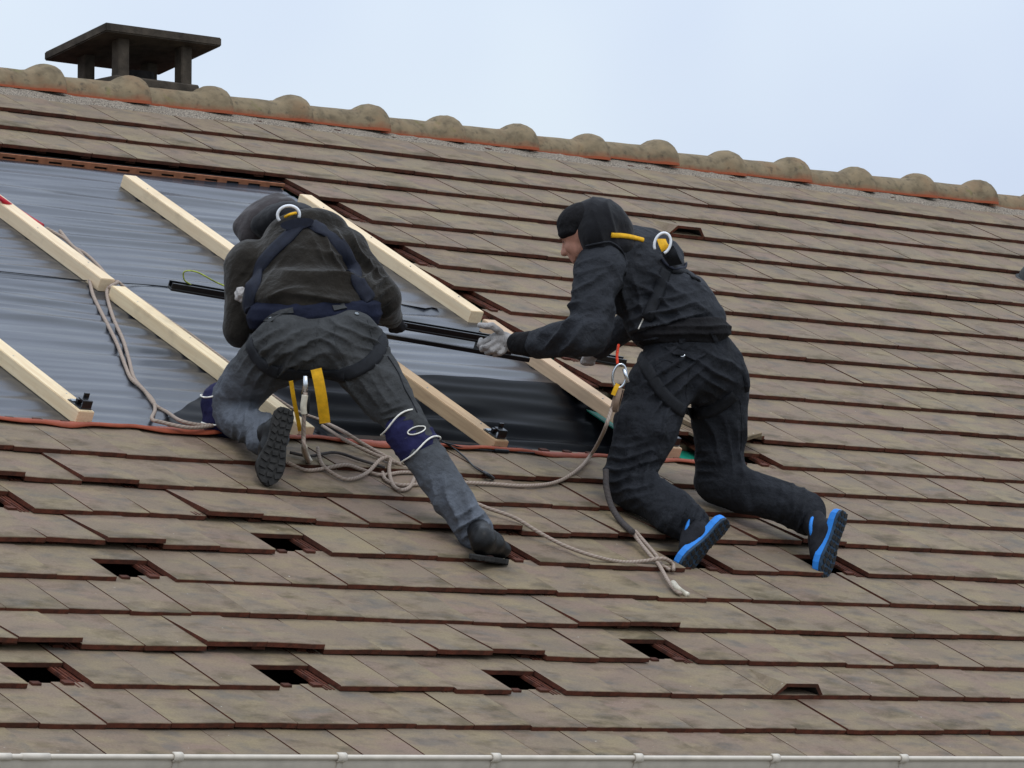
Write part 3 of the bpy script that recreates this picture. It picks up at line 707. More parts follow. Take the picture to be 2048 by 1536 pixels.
# rope of the right worker: from his karabiner over the tiles to the left worker
r2 = root('lanyard_rope', on(1100, 960, 0), label='pale rope hanging from the right worker and running across the tiles below', cat='rope')
rope('strand', [dp(1236, 775, 17.62), dp(1224, 815, 17.60), dp(1208, 862, 17.60)]+lay([(1185, 905, .03), (1155, 940, .008), (1110, 965), (1050, 972), (985, 968), (940, 966), (900, 964)], RR), RR, 'rope_beige', r2)
rope('strand', lay([(950, 1006, .03), (980, 1018, .03), (1030, 1036, .028), (1080, 1066, .026), (1130, 1092, .012), (1190, 1113, .006), (1245, 1124, .006), (1290, 1122, .012), (1325, 1117, .012), (1345, 1128, .008), (1347, 1140, .004)], RR), RR, 'rope_beige', r2)
rope('strand', lay([(1262, 1060, .04), (1280, 1085, .02), (1300, 1110, .01), (1318, 1130, .012), (1335, 1160, .004), (1350, 1180), (1362, 1188)], RR), RR, 'rope_beige', r2)
rope('strand', lay([(1270, 1062, .04), (1290, 1085, .02), (1310, 1108, .01), (1322, 1128, .004), (1340, 1140, 0)], RR), RR, 'rope_beige', r2)
rope('rope_end', lay([(1346, 1166, .004), (1355, 1177, .006), (1365, 1185, .008), (1376, 1191, .008)], 0.011), [0.011]*10+[0.0125]*10+[0.014]*11 if False else 0.0125, 'sleeve_clear', r2)
rope('dark_sleeve', [dp(1212, 940, 17.66), dp(1213, 975, 17.62), dp(1222, 1010, 17.58), dp(1240, 1040, 17.50)]+lay([(1265, 1064, .045)], RR), 0.0125, 'rope_dark', r2)
# thin black cord across the membrane, and the cable ends on the tiles
rope('black_cord', lay([(-30, 540), (60, 549), (160, 560), (230, 565, .012), (300, 570), (350, 575), (430, 583)], 0.003), 0.0022, 'plastic_black', None, label='thin black cord lying straight across the membrane', cat='cord')
cb2 = root('solar_cable', on(930, 890, 0), label='thin black cable with plug ends on the tiles below the flashing', cat='cable')
rope('lead', lay([(880, 880, .012), (905, 895, .006), (930, 915, .004), (950, 935), (975, 950)], 0.004), 0.004, 'plastic_black', cb2)
rope('plug', lay([(966, 944), (976, 950), (986, 957)], 0.007), 0.0085, 'plastic_black', cb2)
rope('lead', lay([(884, 884, .01), (930, 896, .004), (980, 901), (1030, 904), (1070, 906)], 0.004), 0.003, 'plastic_black', cb2)
rope('plug', lay([(990, 901), (1003, 902), (1016, 903)], 0.007), 0.0085, 'plastic_black', cb2)
# loose tiles left by the cut edge
def loose(px, py, h, rz, rx, ry, lab):
    c = on(px, py, h); m = Matrix.Translation(c) @ Matrix.Rotation(rz, 4, 'Z') @ Matrix.Rotation(rx, 4, 'X') @ Matrix.Rotation(ry, 4, 'Y')
    me = TM[1].copy(); me.materials.clear(); me.materials.append(MAT['tile_weathered']); me.materials.append(MAT['tile_clay'])
    o = bpy.data.objects.new('loose_tile', me); COL.objects.link(o); o.matrix_world = M_ROOF @ m; tag(o, lab, 'roof tile', 'loose tiles by the cut edge'); return o
loose(1462, 884, 0.045, 0.30, -0.02, -0.10, 'loose clay tile tilted beside the right worker, its corner pointing right')
loose(1440, 862, 0.062, -0.03, 0.0, 0.02, 'loose clay tile lying flat behind the thigh of the right worker')
# dark lead cowl cut by the right edge of the view
c = on(2060, 556, 0.0); V, F = [], []
prof = [(0.085, 0.0), (0.085, 0.03), (0.075, 0.06), (0.05, 0.085), (0.02, 0.098), (0.0005, 0.10)]
for r_, z_ in prof:
    for k in range(20): V.append((c[0]+0.03+r_*math.cos(k*math.pi/10), c[1]+r_*math.sin(k*math.pi/10), z_-0.02))
for i in range(len(prof)-1):
    for k in range(20): F.append((i*20+k, i*20+(k+1) % 20, (i+1)*20+(k+1) % 20, (i+1)*20+k))
cw = mk('vent_cowl', V, F, 'lead_grey', None, True, origin=(c[0], c[1], 0), label='small dark grey domed vent at the right edge of the roof', cat='roof vent')
v, f = tube([(c[0]+0.03, c[1], -0.05), (c[0]+0.03, c[1], -0.012)], 0.10, 20); mk('collar', v, f, 'lead_grey', cw, True)

# ------------------------------------------------------------------ people: smooth surfaces grown from limbs
def C(p1, p2, r1, r2): return ('c', np.asarray(p1, float), np.asarray(p2, float), r1, r2)
def E(c, ax, rad): return ('e', np.asarray(c, float), np.asarray(ax, float), np.asarray(rad, float))
def frame(x, y):                # orthonormal rows from two directions
    x = np.asarray(x, float)/np.linalg.norm(x); y = np.asarray(y, float); y = y-x*(x@y); y /= np.linalg.norm(y); return np.stack([x, y, np.cross(x, y)])
CAMF = np.stack([cv(1, 0, 0), cv(0, 1, 0), cv(0, 0, 1)])
def surface(prims, vs=0.0075, k=0.04):
    lo = np.full(3, 1e9); hi = -lo; bbs = []
    for p_ in prims:
        if p_[0] == 'c':
            r = max(p_[3], p_[4]); l = np.minimum(p_[1], p_[2])-r; h = np.maximum(p_[1], p_[2])+r
        else:
            ext = np.abs(p_[2].T*p_[3]).sum(1); l = p_[1]-ext; h = p_[1]+ext
        bbs.append((l-k, h+k)); lo = np.minimum(lo, l); hi = np.maximum(hi, h)
    lo = lo-k-2*vs; hi = hi+k+2*vs; nn = np.ceil((hi-lo)/vs).astype(int)+1
    F_ = np.full(nn, 0.3, np.float32); ax = [lo[i]+vs*np.arange(nn[i]) for i in range(3)]
    for p_, (l, h) in zip(prims, bbs):
        i0 = np.maximum(((l-lo)/vs).astype(int)-1, 0); i1 = np.minimum(((h-lo)/vs).astype(int)+2, nn)
        P = np.stack(np.meshgrid(*[ax[i][i0[i]:i1[i]] for i in range(3)], indexing='ij'), -1).astype(np.float32)
        if p_[0] == 'c':
            ba = p_[2]-p_[1]; t = np.clip(((P-p_[1])@ba)/(ba@ba+1e-12), 0, 1)
            d = np.linalg.norm(P-p_[1]-t[..., None]*ba, axis=-1)-(p_[3]+(p_[4]-p_[3])*t)
        else:
            q = (P-p_[1])@p_[2].T; k0 = np.linalg.norm(q/p_[3], axis=-1); k1 = np.linalg.norm(q/p_[3]**2, axis=-1)+1e-9; d = k0*(k0-1)/k1
        s = tuple(slice(i0[i], i1[i]) for i in range(3)); A = F_[s]; hh_ = np.maximum(k-np.abs(A-d), 0)/k
        F_[s] = np.minimum(A, d)-hh_*hh_*k*0.25
    return nets(F_, lo, vs)
def nets(F_, lo, vs):
    S = F_ < 0; c = np.zeros(tuple(n-1 for n in F_.shape), np.int8)
    sh = [(i, j, k) for i in (0, 1) for j in (0, 1) for k in (0, 1)]
    def sub(A, o): return A[o[0]:A.shape[0]-1+o[0], o[1]:A.shape[1]-1+o[1], o[2]:A.shape[2]-1+o[2]]
    for o in sh: c += sub(S, o).astype(np.int8)
    act = (c > 0) & (c < 8); ids = np.full(act.shape, -1, np.int64); cells = np.argwhere(act); ids[act] = np.arange(len(cells))
    val = np.stack([F_[cells[:, 0]+o[0], cells[:, 1]+o[1], cells[:, 2]+o[2]] for o in sh], 1).astype(float)
    acc = np.zeros((len(cells), 3)); cnt = np.zeros(len(cells))
    for i, a in enumerate(sh):
        for j, b in enumerate(sh):
            if j <= i or sum(abs(a[q]-b[q]) for q in range(3)) != 1: continue
            m = (val[:, i] < 0) != (val[:, j] < 0); t = np.where(m, val[:, i]/(val[:, i]-val[:, j]+1e-12), 0)
            acc += np.where(m[:, None], np.array(a)+(np.array(b)-np.array(a))*t[:, None], 0); cnt += m
    V = lo+vs*(cells+acc/cnt[:, None]); Q = []
    for ax in range(3):
        o1, o2 = [(1, 2), (2, 0), (0, 1)][ax]; sl0 = [slice(None)]*3; sl1 = [slice(None)]*3
        sl0[ax] = slice(0, -1); sl1[ax] = slice(1, None); s0, s1 = S[tuple(sl0)], S[tuple(sl1)]; e = np.argwhere(s0 != s1)
        e = e[(e[:, o1] > 0) & (e[:, o2] > 0) & (e[:, o1] < S.shape[o1]-1) & (e[:, o2] < S.shape[o2]-1)]
        ins = s0[e[:, 0], e[:, 1], e[:, 2]]
        def g(d1, d2):
            q = e.copy(); q[:, o1] -= d1; q[:, o2] -= d2; return ids[q[:, 0], q[:, 1], q[:, 2]]
        f = np.stack([g(1, 1), g(0, 1), g(0, 0), g(1, 0)], 1); f[~ins] = f[~ins][:, ::-1]; Q.append(f)
    Q = np.concatenate(Q); Q = Q[(Q >= 0).all(1)]
    return V, Q
def normals(V, Q):
    n = np.cross(V[Q[:, 2]]-V[Q[:, 0]], V[Q[:, 3]]-V[Q[:, 1]]); N = np.zeros_like(V)
    for i in range(4): np.add.at(N, Q[:, i], n)
    return N/(np.linalg.norm(N, axis=1)[:, None]+1e-12)
def relax(V, Q, it=3, f=0.5):
    E_ = np.concatenate([Q[:, [0, 1]], Q[:, [1, 2]], Q[:, [2, 3]], Q[:, [3, 0]]]); cnt = np.zeros(len(V)); np.add.at(cnt, E_[:, 0], 1); np.add.at(cnt, E_[:, 1], 1)
    for _ in range(it):
        S = np.zeros_like(V); np.add.at(S, E_[:, 0], V[E_[:, 1]]); np.add.at(S, E_[:, 1], V[E_[:, 0]]); V = V*(1-f)+f*S/cnt[:, None]
    return V
def folds(V, Q, specs, crumple=0.0, csc=22, seed=1):
    """cloth creases: (centre, direction across the creases, wavelength, depth, reach, bend)"""
    N = normals(V, Q); d = np.zeros(len(V))
    for i, (c, dr, lam, amp, reach, bend) in enumerate(specs):
        q = V-np.asarray(c); dr = np.asarray(dr, float)/np.linalg.norm(dr)
        ph = (q@dr)*2*math.pi/lam + 1.5*bend*snz(V, 7.0, 100+seed*17+i) + 0.7*bend*snz(V, 19.0, 500+seed*17+i)
        w = np.exp(-((q*q).sum(1)/(1.35*reach*reach))**1.6); s = 1-np.abs(np.sin(ph*0.5))
        m = np.clip(0.55+0.75*snz(V, 10, 300+seed*13+i), 0.0, 1.7)
        d += 1.75*amp*w*(1.7*s**1.6-0.55)*m
    if crumple:
        r1 = 1-np.abs(snz(V, csc, 31+seed)); r2 = 1-np.abs(snz(V, csc*1.9, 47+seed)); d += 1.9*crumple*(r1*0.65+r2*0.35-0.4)
    return V+N*d[:, None]
GARM = {}
def garment(name, prims, mat, parent, vs=0.0075, k=0.04, specs=(), crumple=0.0, csc=22, seed=1, it=2, key=None, **kw):
    V, Q = surface(prims, vs, k); V = relax(V, Q, it)
    if specs or crumple: V = folds(V, Q, list(specs), crumple, csc, seed); V = relax(V, Q, 1, 0.22)
    o = mk(name, V, Q, mat, parent, True, **kw)
    if mat == 'trousers_grey':
        t = np.clip((0.36-V[:, 2])/0.22, 0, 1); at = o.data.attributes.new('low_tint', 'FLOAT', 'POINT'); at.data.foreach_set('value', (t*t*(3-2*t)).astype(np.float32))  # trousers turn paler low down, fading out with height over the roof
    if key: GARM.setdefault(key, []).append(BVHTree.FromPolygons([Vector(v) for v in V], [tuple(int(i) for i in q) for q in Q]))
    return o
def hit(key, x, y):             # first garment surface behind this point of the view
    d = Vector(dp(x, y, 10.0)-CAM).normalized(); best = None
    for t in GARM[key]:
        loc, nor, i, dist = t.ray_cast(Vector(CAM), d)
        if loc is not None and (best is None or dist < best[2]): best = (np.array(loc), np.array(nor), dist)
    return best
def strap(name, key, pts, width, mat, parent, lift=0.007, n=8, thick=0.003):
    P2 = catmull([np.array([x, y, 0.0]) for x, y in pts], n); H = [hit(key, q[0], q[1]) for q in P2]
    H = [h for h in H if h is not None]
    if len(H) < 3: return None
    P = np.array([h[0] for h in H]); N = np.array([h[1] for h in H])
    for _ in range(4):
        P[1:-1] = P[1:-1]*0.4+0.3*(P[:-2]+P[2:]); N[1:-1] = N[1:-1]*0.4+0.3*(N[:-2]+N[2:])
    N /= np.linalg.norm(N, axis=1)[:, None]; T = np.gradient(P, axis=0); T /= np.linalg.norm(T, axis=1)[:, None]; S = np.cross(T, N); S /= np.linalg.norm(S, axis=1)[:, None]
    V, F = [], []; w = width/2
    for p_, s, nn in zip(P, S, N):
        for a, b in ((-w, lift-0.001), (-w*0.5, lift+thick), (w*0.5, lift+thick), (w, lift-0.001), (w, lift-0.008), (-w, lift-0.008)): V.append(p_+s*a+nn*b)
    for i in range(len(P)-1):
        for j in range(6): F.append((i*6+j, i*6+(j+1) % 6, (i+1)*6+(j+1) % 6, (i+1)*6+j))
    F.append(tuple(range(5, -1, -1))); F.append(tuple((len(P)-1)*6+j for j in range(6)))
    return mk(name, V, F, mat, parent, True)
def line_on(name, key, pts, r, mat, parent, n=8, lift=0.0):
    P2 = catmull([np.array([x, y, 0.0]) for x, y in pts], n); H = [hit(key, q[0], q[1]) for q in P2]; H = [h for h in H if h is not None]
    if len(H) < 3: return None
    P = np.array([h[0]+h[1]*lift for h in H]); P[1:-1] = P[1:-1]*0.5+0.25*(P[:-2]+P[2:])
    v, f = tube(P, r, 6); return mk(name, v, f, mat, parent, True)
def patch(name, key, poly, mat, parent, lift=0.004, thick=0.004):
    """a flap of cloth lying on the garment; poly is an outline seen from the front"""
    H = [hit(key, x, y) for x, y in poly]
    if any(h is None for h in H): return None
    nn = np.mean([h[1] for h in H], 0); nn /= np.linalg.norm(nn); n = len(H)
    top = [h[0]+h[1]*(lift+thick) for h in H]; bot = [h[0]-h[1]*0.006 for h in H]; c = np.mean(top, 0)
    V = top+bot+[c]; F = [(i, (i+1) % n, 2*n) for i in range(n)]+[((i+1) % n, i, i+n, (i+1) % n+n) for i in range(n)]
    return mk(name, V, F, mat, parent)
def disc(name, key, x, y, r, mat, parent, h=0.004, hole=0.0):
    q = hit(key, x, y)
    if q is None: return None
    c, nn = q[0], q[1]; u = np.cross(nn, [0, 0, 1.0]); u /= np.linalg.norm(u); w = np.cross(nn, u); pth = [c+nn*h+(u*math.cos(t)+w*math.sin(t))*r for t in np.linspace(0, 2*math.pi, 14, endpoint=False)]
    v, f = tube(pth, r*0.42, 6, closed=True); return mk(name, v, f, mat, parent, True)
def ring(name, c, u, w, ru, rw_, r, mat, parent, t0=0, t1=2*math.pi, n=24):
    full = abs(t1-t0-2*math.pi) < 1e-6; ts = np.linspace(t0, t1, n, endpoint=not full)
    v, f = tube([c+u*ru*math.cos(t)+w*rw_*math.sin(t) for t in ts], r, 8, closed=full); return mk(name, v, f, mat, parent, True)
def sole_mesh(heel, toe, nrm, L, Wd, th, lugs, seed=1):
    """boot sole: outline between heel and toe, facing nrm; returns plate and lugs"""
    y = toe-heel; y /= np.linalg.norm(y); nrm = np.asarray(nrm, float); nrm = nrm-y*(nrm@y); nrm /= np.linalg.norm(nrm); x = np.cross(y, nrm)
    o0 = (heel+toe)/2 - y*L/2
    half = [(0.0, 0.10), (0.02, 0.24), (0.08, 0.345), (0.18, 0.37), (0.32, 0.33), (0.45, 0.33), (0.60, 0.42), (0.72, 0.48), (0.82, 0.46), (0.91, 0.36), (0.97, 0.2), (1.0, 0.05)]
    out = [(t*L, s*Wd) for t, s in half]+[(t*L, -s*Wd*0.94) for t, s in half[::-1]]
    n = len(out); V = []
    for dz, sc in ((0.0, 0.97), (th*0.3, 1.0), (th, 0.99), (th*1.06, 0.9)):
        for t, s in out: V.append(o0+y*(L/2+(t-L/2)*sc)+x*s*sc+nrm*dz)
    F = [(j*n+i, j*n+(i+1) % n, (j+1)*n+(i+1) % n, (j+1)*n+i) for j in range(3) for i in range(n)]+[tuple(range(n-1, -1, -1)), tuple(3*n+i for i in range(n))]
    r = random.Random(seed); parts = []
    if lugs:
        def wid(t):
            return np.interp(t, [q[0] for q in half], [q[1] for q in half])*Wd
        rows = 11
        for i in range(rows):
            t = 0.05+0.9*i/(rows-1); wd_ = wid(t)*0.92; m = 3 if wd_ > 0.03 else 2
            for j in range(m):
                cx = -wd_+2*wd_*(j+0.5)/m; hw = wd_/m*0.74; hl = L*0.9/(rows-1)*0.32; a = r.uniform(-.35, .35)+(0.4 if j == 0 else -0.4 if j == m-1 else 0)
                pts = []
                for dx, dy in ((-hw, -hl), (hw, -hl), (hw, hl), (-hw, hl)):
                    pts.append((cx+dx*math.cos(a)-dy*math.sin(a), t*L+dx*math.sin(a)+dy*math.cos(a)))
                v = [o0+y*q[1]+x*q[0]+nrm*th for q in pts]+[o0+y*q[1]+x*q[0]+nrm*(th+lugs) for q in pts]; parts.append((v, BOXF))
    return (V, F), (join(parts) if parts else None), (x, y, nrm)
def finger(pts, r0, r1): return [C(pts[i], pts[i+1], r0+(r1-r0)*i/(len(pts)-1), r0+(r1-r0)*(i+1)/(len(pts)-1)) for i in range(len(pts)-1)]

# =========================================================== left worker
p1 = root('person', on(450, 850, 0), label='worker in brown fleece and grey trousers kneeling on one knee, back turned', cat='person')
K1 = 'p1'; d1 = dp
sh_ax = frame(dp(692, 497, 17.2)-dp(495, 525, 17.2), dp(640, 690, 16.9)-dp(603, 500, 17.2))
hip_ax = frame(dp(715, 690, 16.9)-dp(560, 695, 16.88), cv(0, 1, 0.35))
# body under the clothes
garment('body', [E(d1(610, 530, 17.18), sh_ax, (.16, .17, .10)), E(d1(635, 660, 16.95), hip_ax, (.16, .13, .11)), C(d1(603, 480, 17.25), d1(560, 445, 17.38), .05, .05), E(d1(538, 440, 17.43), CAMF, (.078, .085, .095)),
  C(d1(500, 525, 17.2), d1(482, 655, 17.14), .05, .04), C(d1(482, 655, 17.14), d1(484, 600, 17.44), .04, .03), C(d1(690, 500, 17.2), d1(765, 598, 17.1), .05, .04), C(d1(765, 598, 17.1), d1(785, 638, 17.34), .04, .03),
  C(d1(570, 700, 16.9), d1(450, 812, 17.12), .08, .05), C(d1(450, 815, 17.12), d1(545, 868, 16.78), .05, .035), C(d1(705, 705, 16.9), d1(815, 855, 16.78), .08, .05), C(d1(815, 855, 16.78), d1(955, 1070, 16.68), .05, .035)], 'skin', p1, 0.012, 0.04)
# trousers: seat and two legs in one piece
tr = [E(d1(637, 688, 16.93), hip_ax, (.228, .132, .150)), E(d1(574, 692, 16.87), CAMF, (.118, .118, .125)), E(d1(702, 685, 16.89), CAMF, (.122, .122, .125)), E(d1(632, 632, 17.0), hip_ax, (.215, .07, .14)),
  C(d1(556, 705, 16.9), d1(452, 812, 17.12), .128, .082), C(d1(455, 826, 17.12), d1(538, 872, 16.80), .080, .070), C(d1(538, 872, 16.8), d1(522, 880, 16.78), .068, .066),
  C(d1(712, 708, 16.9), d1(812, 850, 16.79), .130, .080), C(d1(822, 870, 16.77), d1(950, 1062, 16.68), .082, .070)]
sp = [(d1(590, 710, 16.8), cv(0.5, 1, 0), .06, .005, .11, 1.6), (d1(715, 690, 16.8), cv(-0.45, 1, 0), .046, .0075, .11, 1.6), (d1(525, 675, 16.8), cv(0.6, 1, 0), .042, .007, .08, 1.4),
  (d1(560, 760, 16.8), cv(0.8, 0.6, 0), .05, .006, .14, 1.5), (d1(760, 790, 16.75), cv(0.85, -0.55, 0), .048, .009, .16, 1.2), (d1(800, 835, 16.7), cv(0.3, 0.9, 0), .03, .007, .07, 1.0),
  (d1(850, 915, 16.68), cv(0.9, 0.4, 0), .05, .005, .08, 1.6), (d1(905, 990, 16.64), cv(0.95, -0.2, 0), .06, .006, .10, 1.5), (d1(945, 1045, 16.6), cv(0.5, 0.85, 0), .04, .008, .06, 1.6),
  (d1(480, 860, 16.9), cv(0.9, 0.3, 0), .034, .007, .10, 1.5), (d1(520, 880, 16.75), cv(1, 0.1, 0), .03, .008, .07, 1.0)]
garment('trousers', tr, 'trousers_grey', p1, 0.0066, 0.024, sp, 0.006, 16, 2, key=K1)
# fleece
fl_ = [E(d1(608, 528, 17.16), sh_ax, (.205, .20, .145)), E(d1(625, 582, 17.02), hip_ax, (.238, .098, .172)), E(d1(515, 600, 17.05), CAMF, (.06, .09, .10)), E(d1(735, 590, 17.05), CAMF, (.06, .08, .10)), E(d1(612, 470, 17.24), sh_ax, (.165, .09, .12)),
  E(d1(498, 525, 17.2), CAMF, (.085, .09, .09)), E(d1(690, 500, 17.2), CAMF, (.085, .085, .09)), C(d1(492, 535, 17.18), d1(482, 660, 17.13), .084, .066), C(d1(482, 660, 17.13), d1(481, 612, 17.40), .064, .046),
  C(d1(692, 505, 17.18), d1(763, 596, 17.1), .086, .074), C(d1(763, 598, 17.1), d1(781, 634, 17.30), .070, .046)]
sp = [(d1(640, 548, 16.95), cv(-0.10, 1, 0.1), .085, .016, .13, 0.7), (d1(590, 585, 16.9), cv(0.15, 1, 0.1), .07, .009, .10, 0.9), (d1(520, 520, 17.05), cv(0.8, 0.45, 0), .036, .008, .11, 1.2), (d1(690, 530, 17.1), cv(0.75, -0.55, 0), .045, .009, .12, 1.0),
  (d1(470, 620, 17.1), cv(0.2, 1, 0), .045, .007, .10, 1.2), (d1(760, 580, 17.05), cv(0.5, 0.8, 0), .042, .009, .10, 1.2)]
garment('fleece', fl_, 'fleece_brown', p1, 0.0066, 0.026, sp, 0.003, 14, 3, key=K1)
# navy shirt showing under the fleece
garment('shirt', [E(d1(630, 613, 16.99), hip_ax, (.236, .078, .158)), E(d1(522, 636, 17.0), CAMF, (.055, .06, .10)), E(d1(738, 628, 17.02), CAMF, (.050, .055, .09))], 'shirt_navy', p1, 0.008, 0.04, [(d1(630, 610, 16.9), cv(0.0, 1, 0), .045, .006, .3, 1.2)], 0.003, 20, 4, key=K1)
# beanie and collar
hx = frame(d1(575, 398, 17.42)-d1(478, 460, 17.44), cv(0.5, 0.8, 0.1))
garment('beanie', [E(d1(528, 433, 17.44), hx, (.120, .066, .10)), C(d1(486, 456, 17.44), d1(553, 401, 17.43), .036, .026), C(d1(500, 470, 17.40), d1(575, 415, 17.38), .044, .04)], 'beanie_grey', p1, 0.006, 0.03, [(d1(520, 430, 17.35), hx[1], .06, .008, .10, 1)], 0.004, 18, 5)
garment('collar', [E(d1(578, 434, 17.33), CAMF, (.100, .064, .12)), E(d1(612, 440, 17.28), CAMF, (.06, .04, .07)), E(d1(545, 450, 17.38), CAMF, (.09, .06, .10))], 'hood_black', p1, 0.007, 0.04, [], 0.003, 20, 6)
# gloves
hl = d1(484, 588, 17.47)
garment('glove', [E(d1(486, 590, 17.44), CAMF, (.030, .042, .028))]+finger([d1(482, 580, 17.44), d1(474, 590, 17.43), d1(478, 598, 17.45)], .011, .009)+finger([d1(484, 576, 17.45), d1(478, 577, 17.42), d1(472, 584, 17.43)], .011, .009)+finger([d1(488, 600, 17.44), d1(483, 604, 17.42), d1(478, 603, 17.44)], .011, .009)+finger([d1(489, 608, 17.45), d1(485, 611, 17.43), d1(481, 608, 17.45)], .010, .008)+finger([d1(490, 576, 17.46), d1(494, 567, 17.47), d1(490, 561, 17.49)], .011, .009), 'glove_knit', p1, 0.004, 0.008, label='pale knitted glove of the left hand')
garment('glove', [E(d1(789, 642, 17.42), CAMF, (.034, .030, .045))]+finger([d1(780, 648, 17.42), d1(783, 660, 17.45), d1(790, 662, 17.50)], .012, .010)+finger([d1(789, 650, 17.42), d1(793, 661, 17.46), d1(798, 661, 17.51)], .012, .010)+finger([d1(797, 650, 17.42), d1(802, 659, 17.46), d1(806, 658, 17.51)], .012, .010)+finger([d1(803, 646, 17.43), d1(809, 654, 17.47), d1(811, 652, 17.51)], .010, .009)+finger([d1(778, 636, 17.44), d1(774, 630, 17.5), d1(780, 627, 17.54)], .012, .010), 'glove_dark', p1, 0.0045, 0.008, label='dark glove of the right hand')
q_ = hit(K1, 484, 588)
garment('rag', [E(q_[0], CAMF, (.022, .030, .020)), E(q_[0]+cv(-0.8, 0.5, -0.3)*0.016, CAMF, (.014, .016, .012))], 'glove_knit', p1, 0.004, 0.012, [], 0.006, 60, 21, label='pale rag tucked at the left side')
# boots
def boot(parent, heel, toe, nrm, ankle, L, Wd, mats, lugs, seed, up_r=.047, toe_r=.045, th=0.022, name='boot'):
    (V, F), lg, (bx_, by_, bn) = sole_mesh(heel, toe, nrm, L, Wd, th, lugs, seed)
    ins = -bn
    h_ = heel+ins*0.042+by_*0.05; t_ = toe+ins*0.034-by_*0.052; m_ = (h_+t_)/2+ins*0.012
    pr = [C(h_, m_, up_r, up_r*0.98), C(m_, t_, up_r*0.97, toe_r*0.86), C(h_+ins*0.02, ankle, up_r, up_r*1.1), E(t_, np.stack([bx_, by_, bn]), (toe_r*1.12, toe_r*1.1, toe_r*0.8))]
    b_ = garment(name, pr, mats[0], parent, 0.005, 0.02, [], 0.0015, 30, seed)
    s_ = mk('sole', V, F, mats[1], b_)
    if lg: mk('tread', lg[0], lg[1], mats[2], b_)
    return b_, (bx_, by_, bn)
b_, _ = boot(p1, d1(566, 832, 16.67), d1(534, 958, 16.60), cv(0.25, 0.10, -1), d1(535, 872, 16.76), .315, .118, ('boot_leather', 'rubber', 'rubber'), 0.007, 3)
b_, fr = boot(p1, on(950, 1108, .05), d1(1008, 1117, 16.66), np.array([0.1, -0.25, -1.0]), d1(957, 1062, 16.66), .265, .100, ('boot_leather', 'rubber', 'rubber'), 0.004, 4, .044, .038, .018)
# knee pads: navy sleeve with pale piping
garment('knee_pad', [C(d1(814, 864, 16.77), d1(834, 890, 16.755), .084, .084)], 'knee_navy', p1, 0.006, 0.02, [(d1(822, 872, 16.7), cv(0.3, 1, 0), .03, .005, .1, 1)], 0.003, 30, 7, key=K1)
garment('knee_pad', [C(d1(444, 806, 17.12), d1(447, 838, 17.12), .082, .084)], 'knee_navy', p1, 0.006, 0.02, [], 0.003, 30, 8, key=K1)
for c_, d_, rr_ in ((d1(799, 845, 16.78), d1(836, 893, 16.755), .0800), (d1(842, 901, 16.752), d1(806, 854, 16.77), .0830), (d1(446, 846, 17.12), d1(444, 806, 17.12), .078), (d1(444, 790, 17.12), d1(447, 838, 17.12), .077)):
    ax_ = (d_-c_)/np.linalg.norm(d_-c_); u1 = np.cross(ax_, cv(0, 0, 1)); u1 /= np.linalg.norm(u1); u2 = np.cross(ax_, u1); o_ = c_+ax_*0.0
    P_ = [o_+(u1*math.cos(t)+u2*math.sin(t))*(rr_+0.006)+ax_*0.006*math.sin(3*t+1) for t in np.linspace(0, 2*math.pi, 30, endpoint=False)]
    v, f = tube(P_, 0.0034, 6, closed=True); mk('piping', v, f, 'sand_white', p1, True)
oval = [(833+17*math.cos(t)-3*math.sin(t), 861-3*math.cos(t)+8*math.sin(t)) for t in np.linspace(0, 2*math.pi, 13)[:-1]]
patch('badge', K1, oval[::-1], 'webbing_black', p1, 0.001, 0.002); line_on('badge_piping', K1, oval+oval[:1], 0.0026, 'sand_white', p1, lift=0.003, n=3)
# harness
strap('harness_strap', K1, [(598, 450), (575, 475), (548, 500), (525, 528), (510, 560), (500, 592), (496, 622)], 0.062, 'webbing_navy', p1)
strap('harness_strap', K1, [(622, 448), (650, 465), (678, 490), (698, 520), (710, 548), (722, 575), (742, 602)], 0.060, 'webbing_navy', p1)
strap('leg_loop', K1, [(497, 676), (505, 704), (528, 732), (565, 748), (612, 750)], 0.050, 'webbing_black', p1)
strap('leg_loop', K1, [(628, 748), (675, 752), (720, 738), (752, 712), (772, 672)], 0.052, 'webbing_black', p1)
strap('waist_strap', K1, [(560, 742), (600, 748), (640, 746), (690, 752)], 0.045, 'webbing_black', p1, 0.006)
H = hit(K1, 592, 450); pc = H[0]+H[1]*0.010
ring('back_ring', d1(577, 430, 17.13), cv(1, -0.05, 0), cv(0, 1, 0.15), .043, .036, .0062, 'white_metal', p1, math.pi*0.80, math.pi*2.12, 22)
u_, w_ = cv(1, -0.12, 0.0), cv(0, 1, 0.35)
V = []
for sgn in (0, 1):
    for t in np.linspace(0, 2*math.pi, 18, endpoint=False): V.append(d1(594, 446, 17.08)+u_*0.066*math.cos(t)+w_*0.028*math.sin(t)*(1.0 if math.sin(t) > 0 else 0.7)+cv(0, 0, 1)*(0.012*sgn)-cv(0, 0, 1)*0.008*math.sin(t))
mk('back_plate', V, [tuple(range(18)), tuple(range(35, 17, -1))]+[(i, (i+1) % 18, (i+1) % 18+18, i+18) for i in range(18)], 'webbing_navy', p1, False)
v, f = tube(catmull([d1(570, 434, 17.12), d1(580, 429, 17.10), d1(592, 426, 17.12)], 6), 0.006, 8); mk('label_strip', v, f, 'webbing_yellow', p1, True)
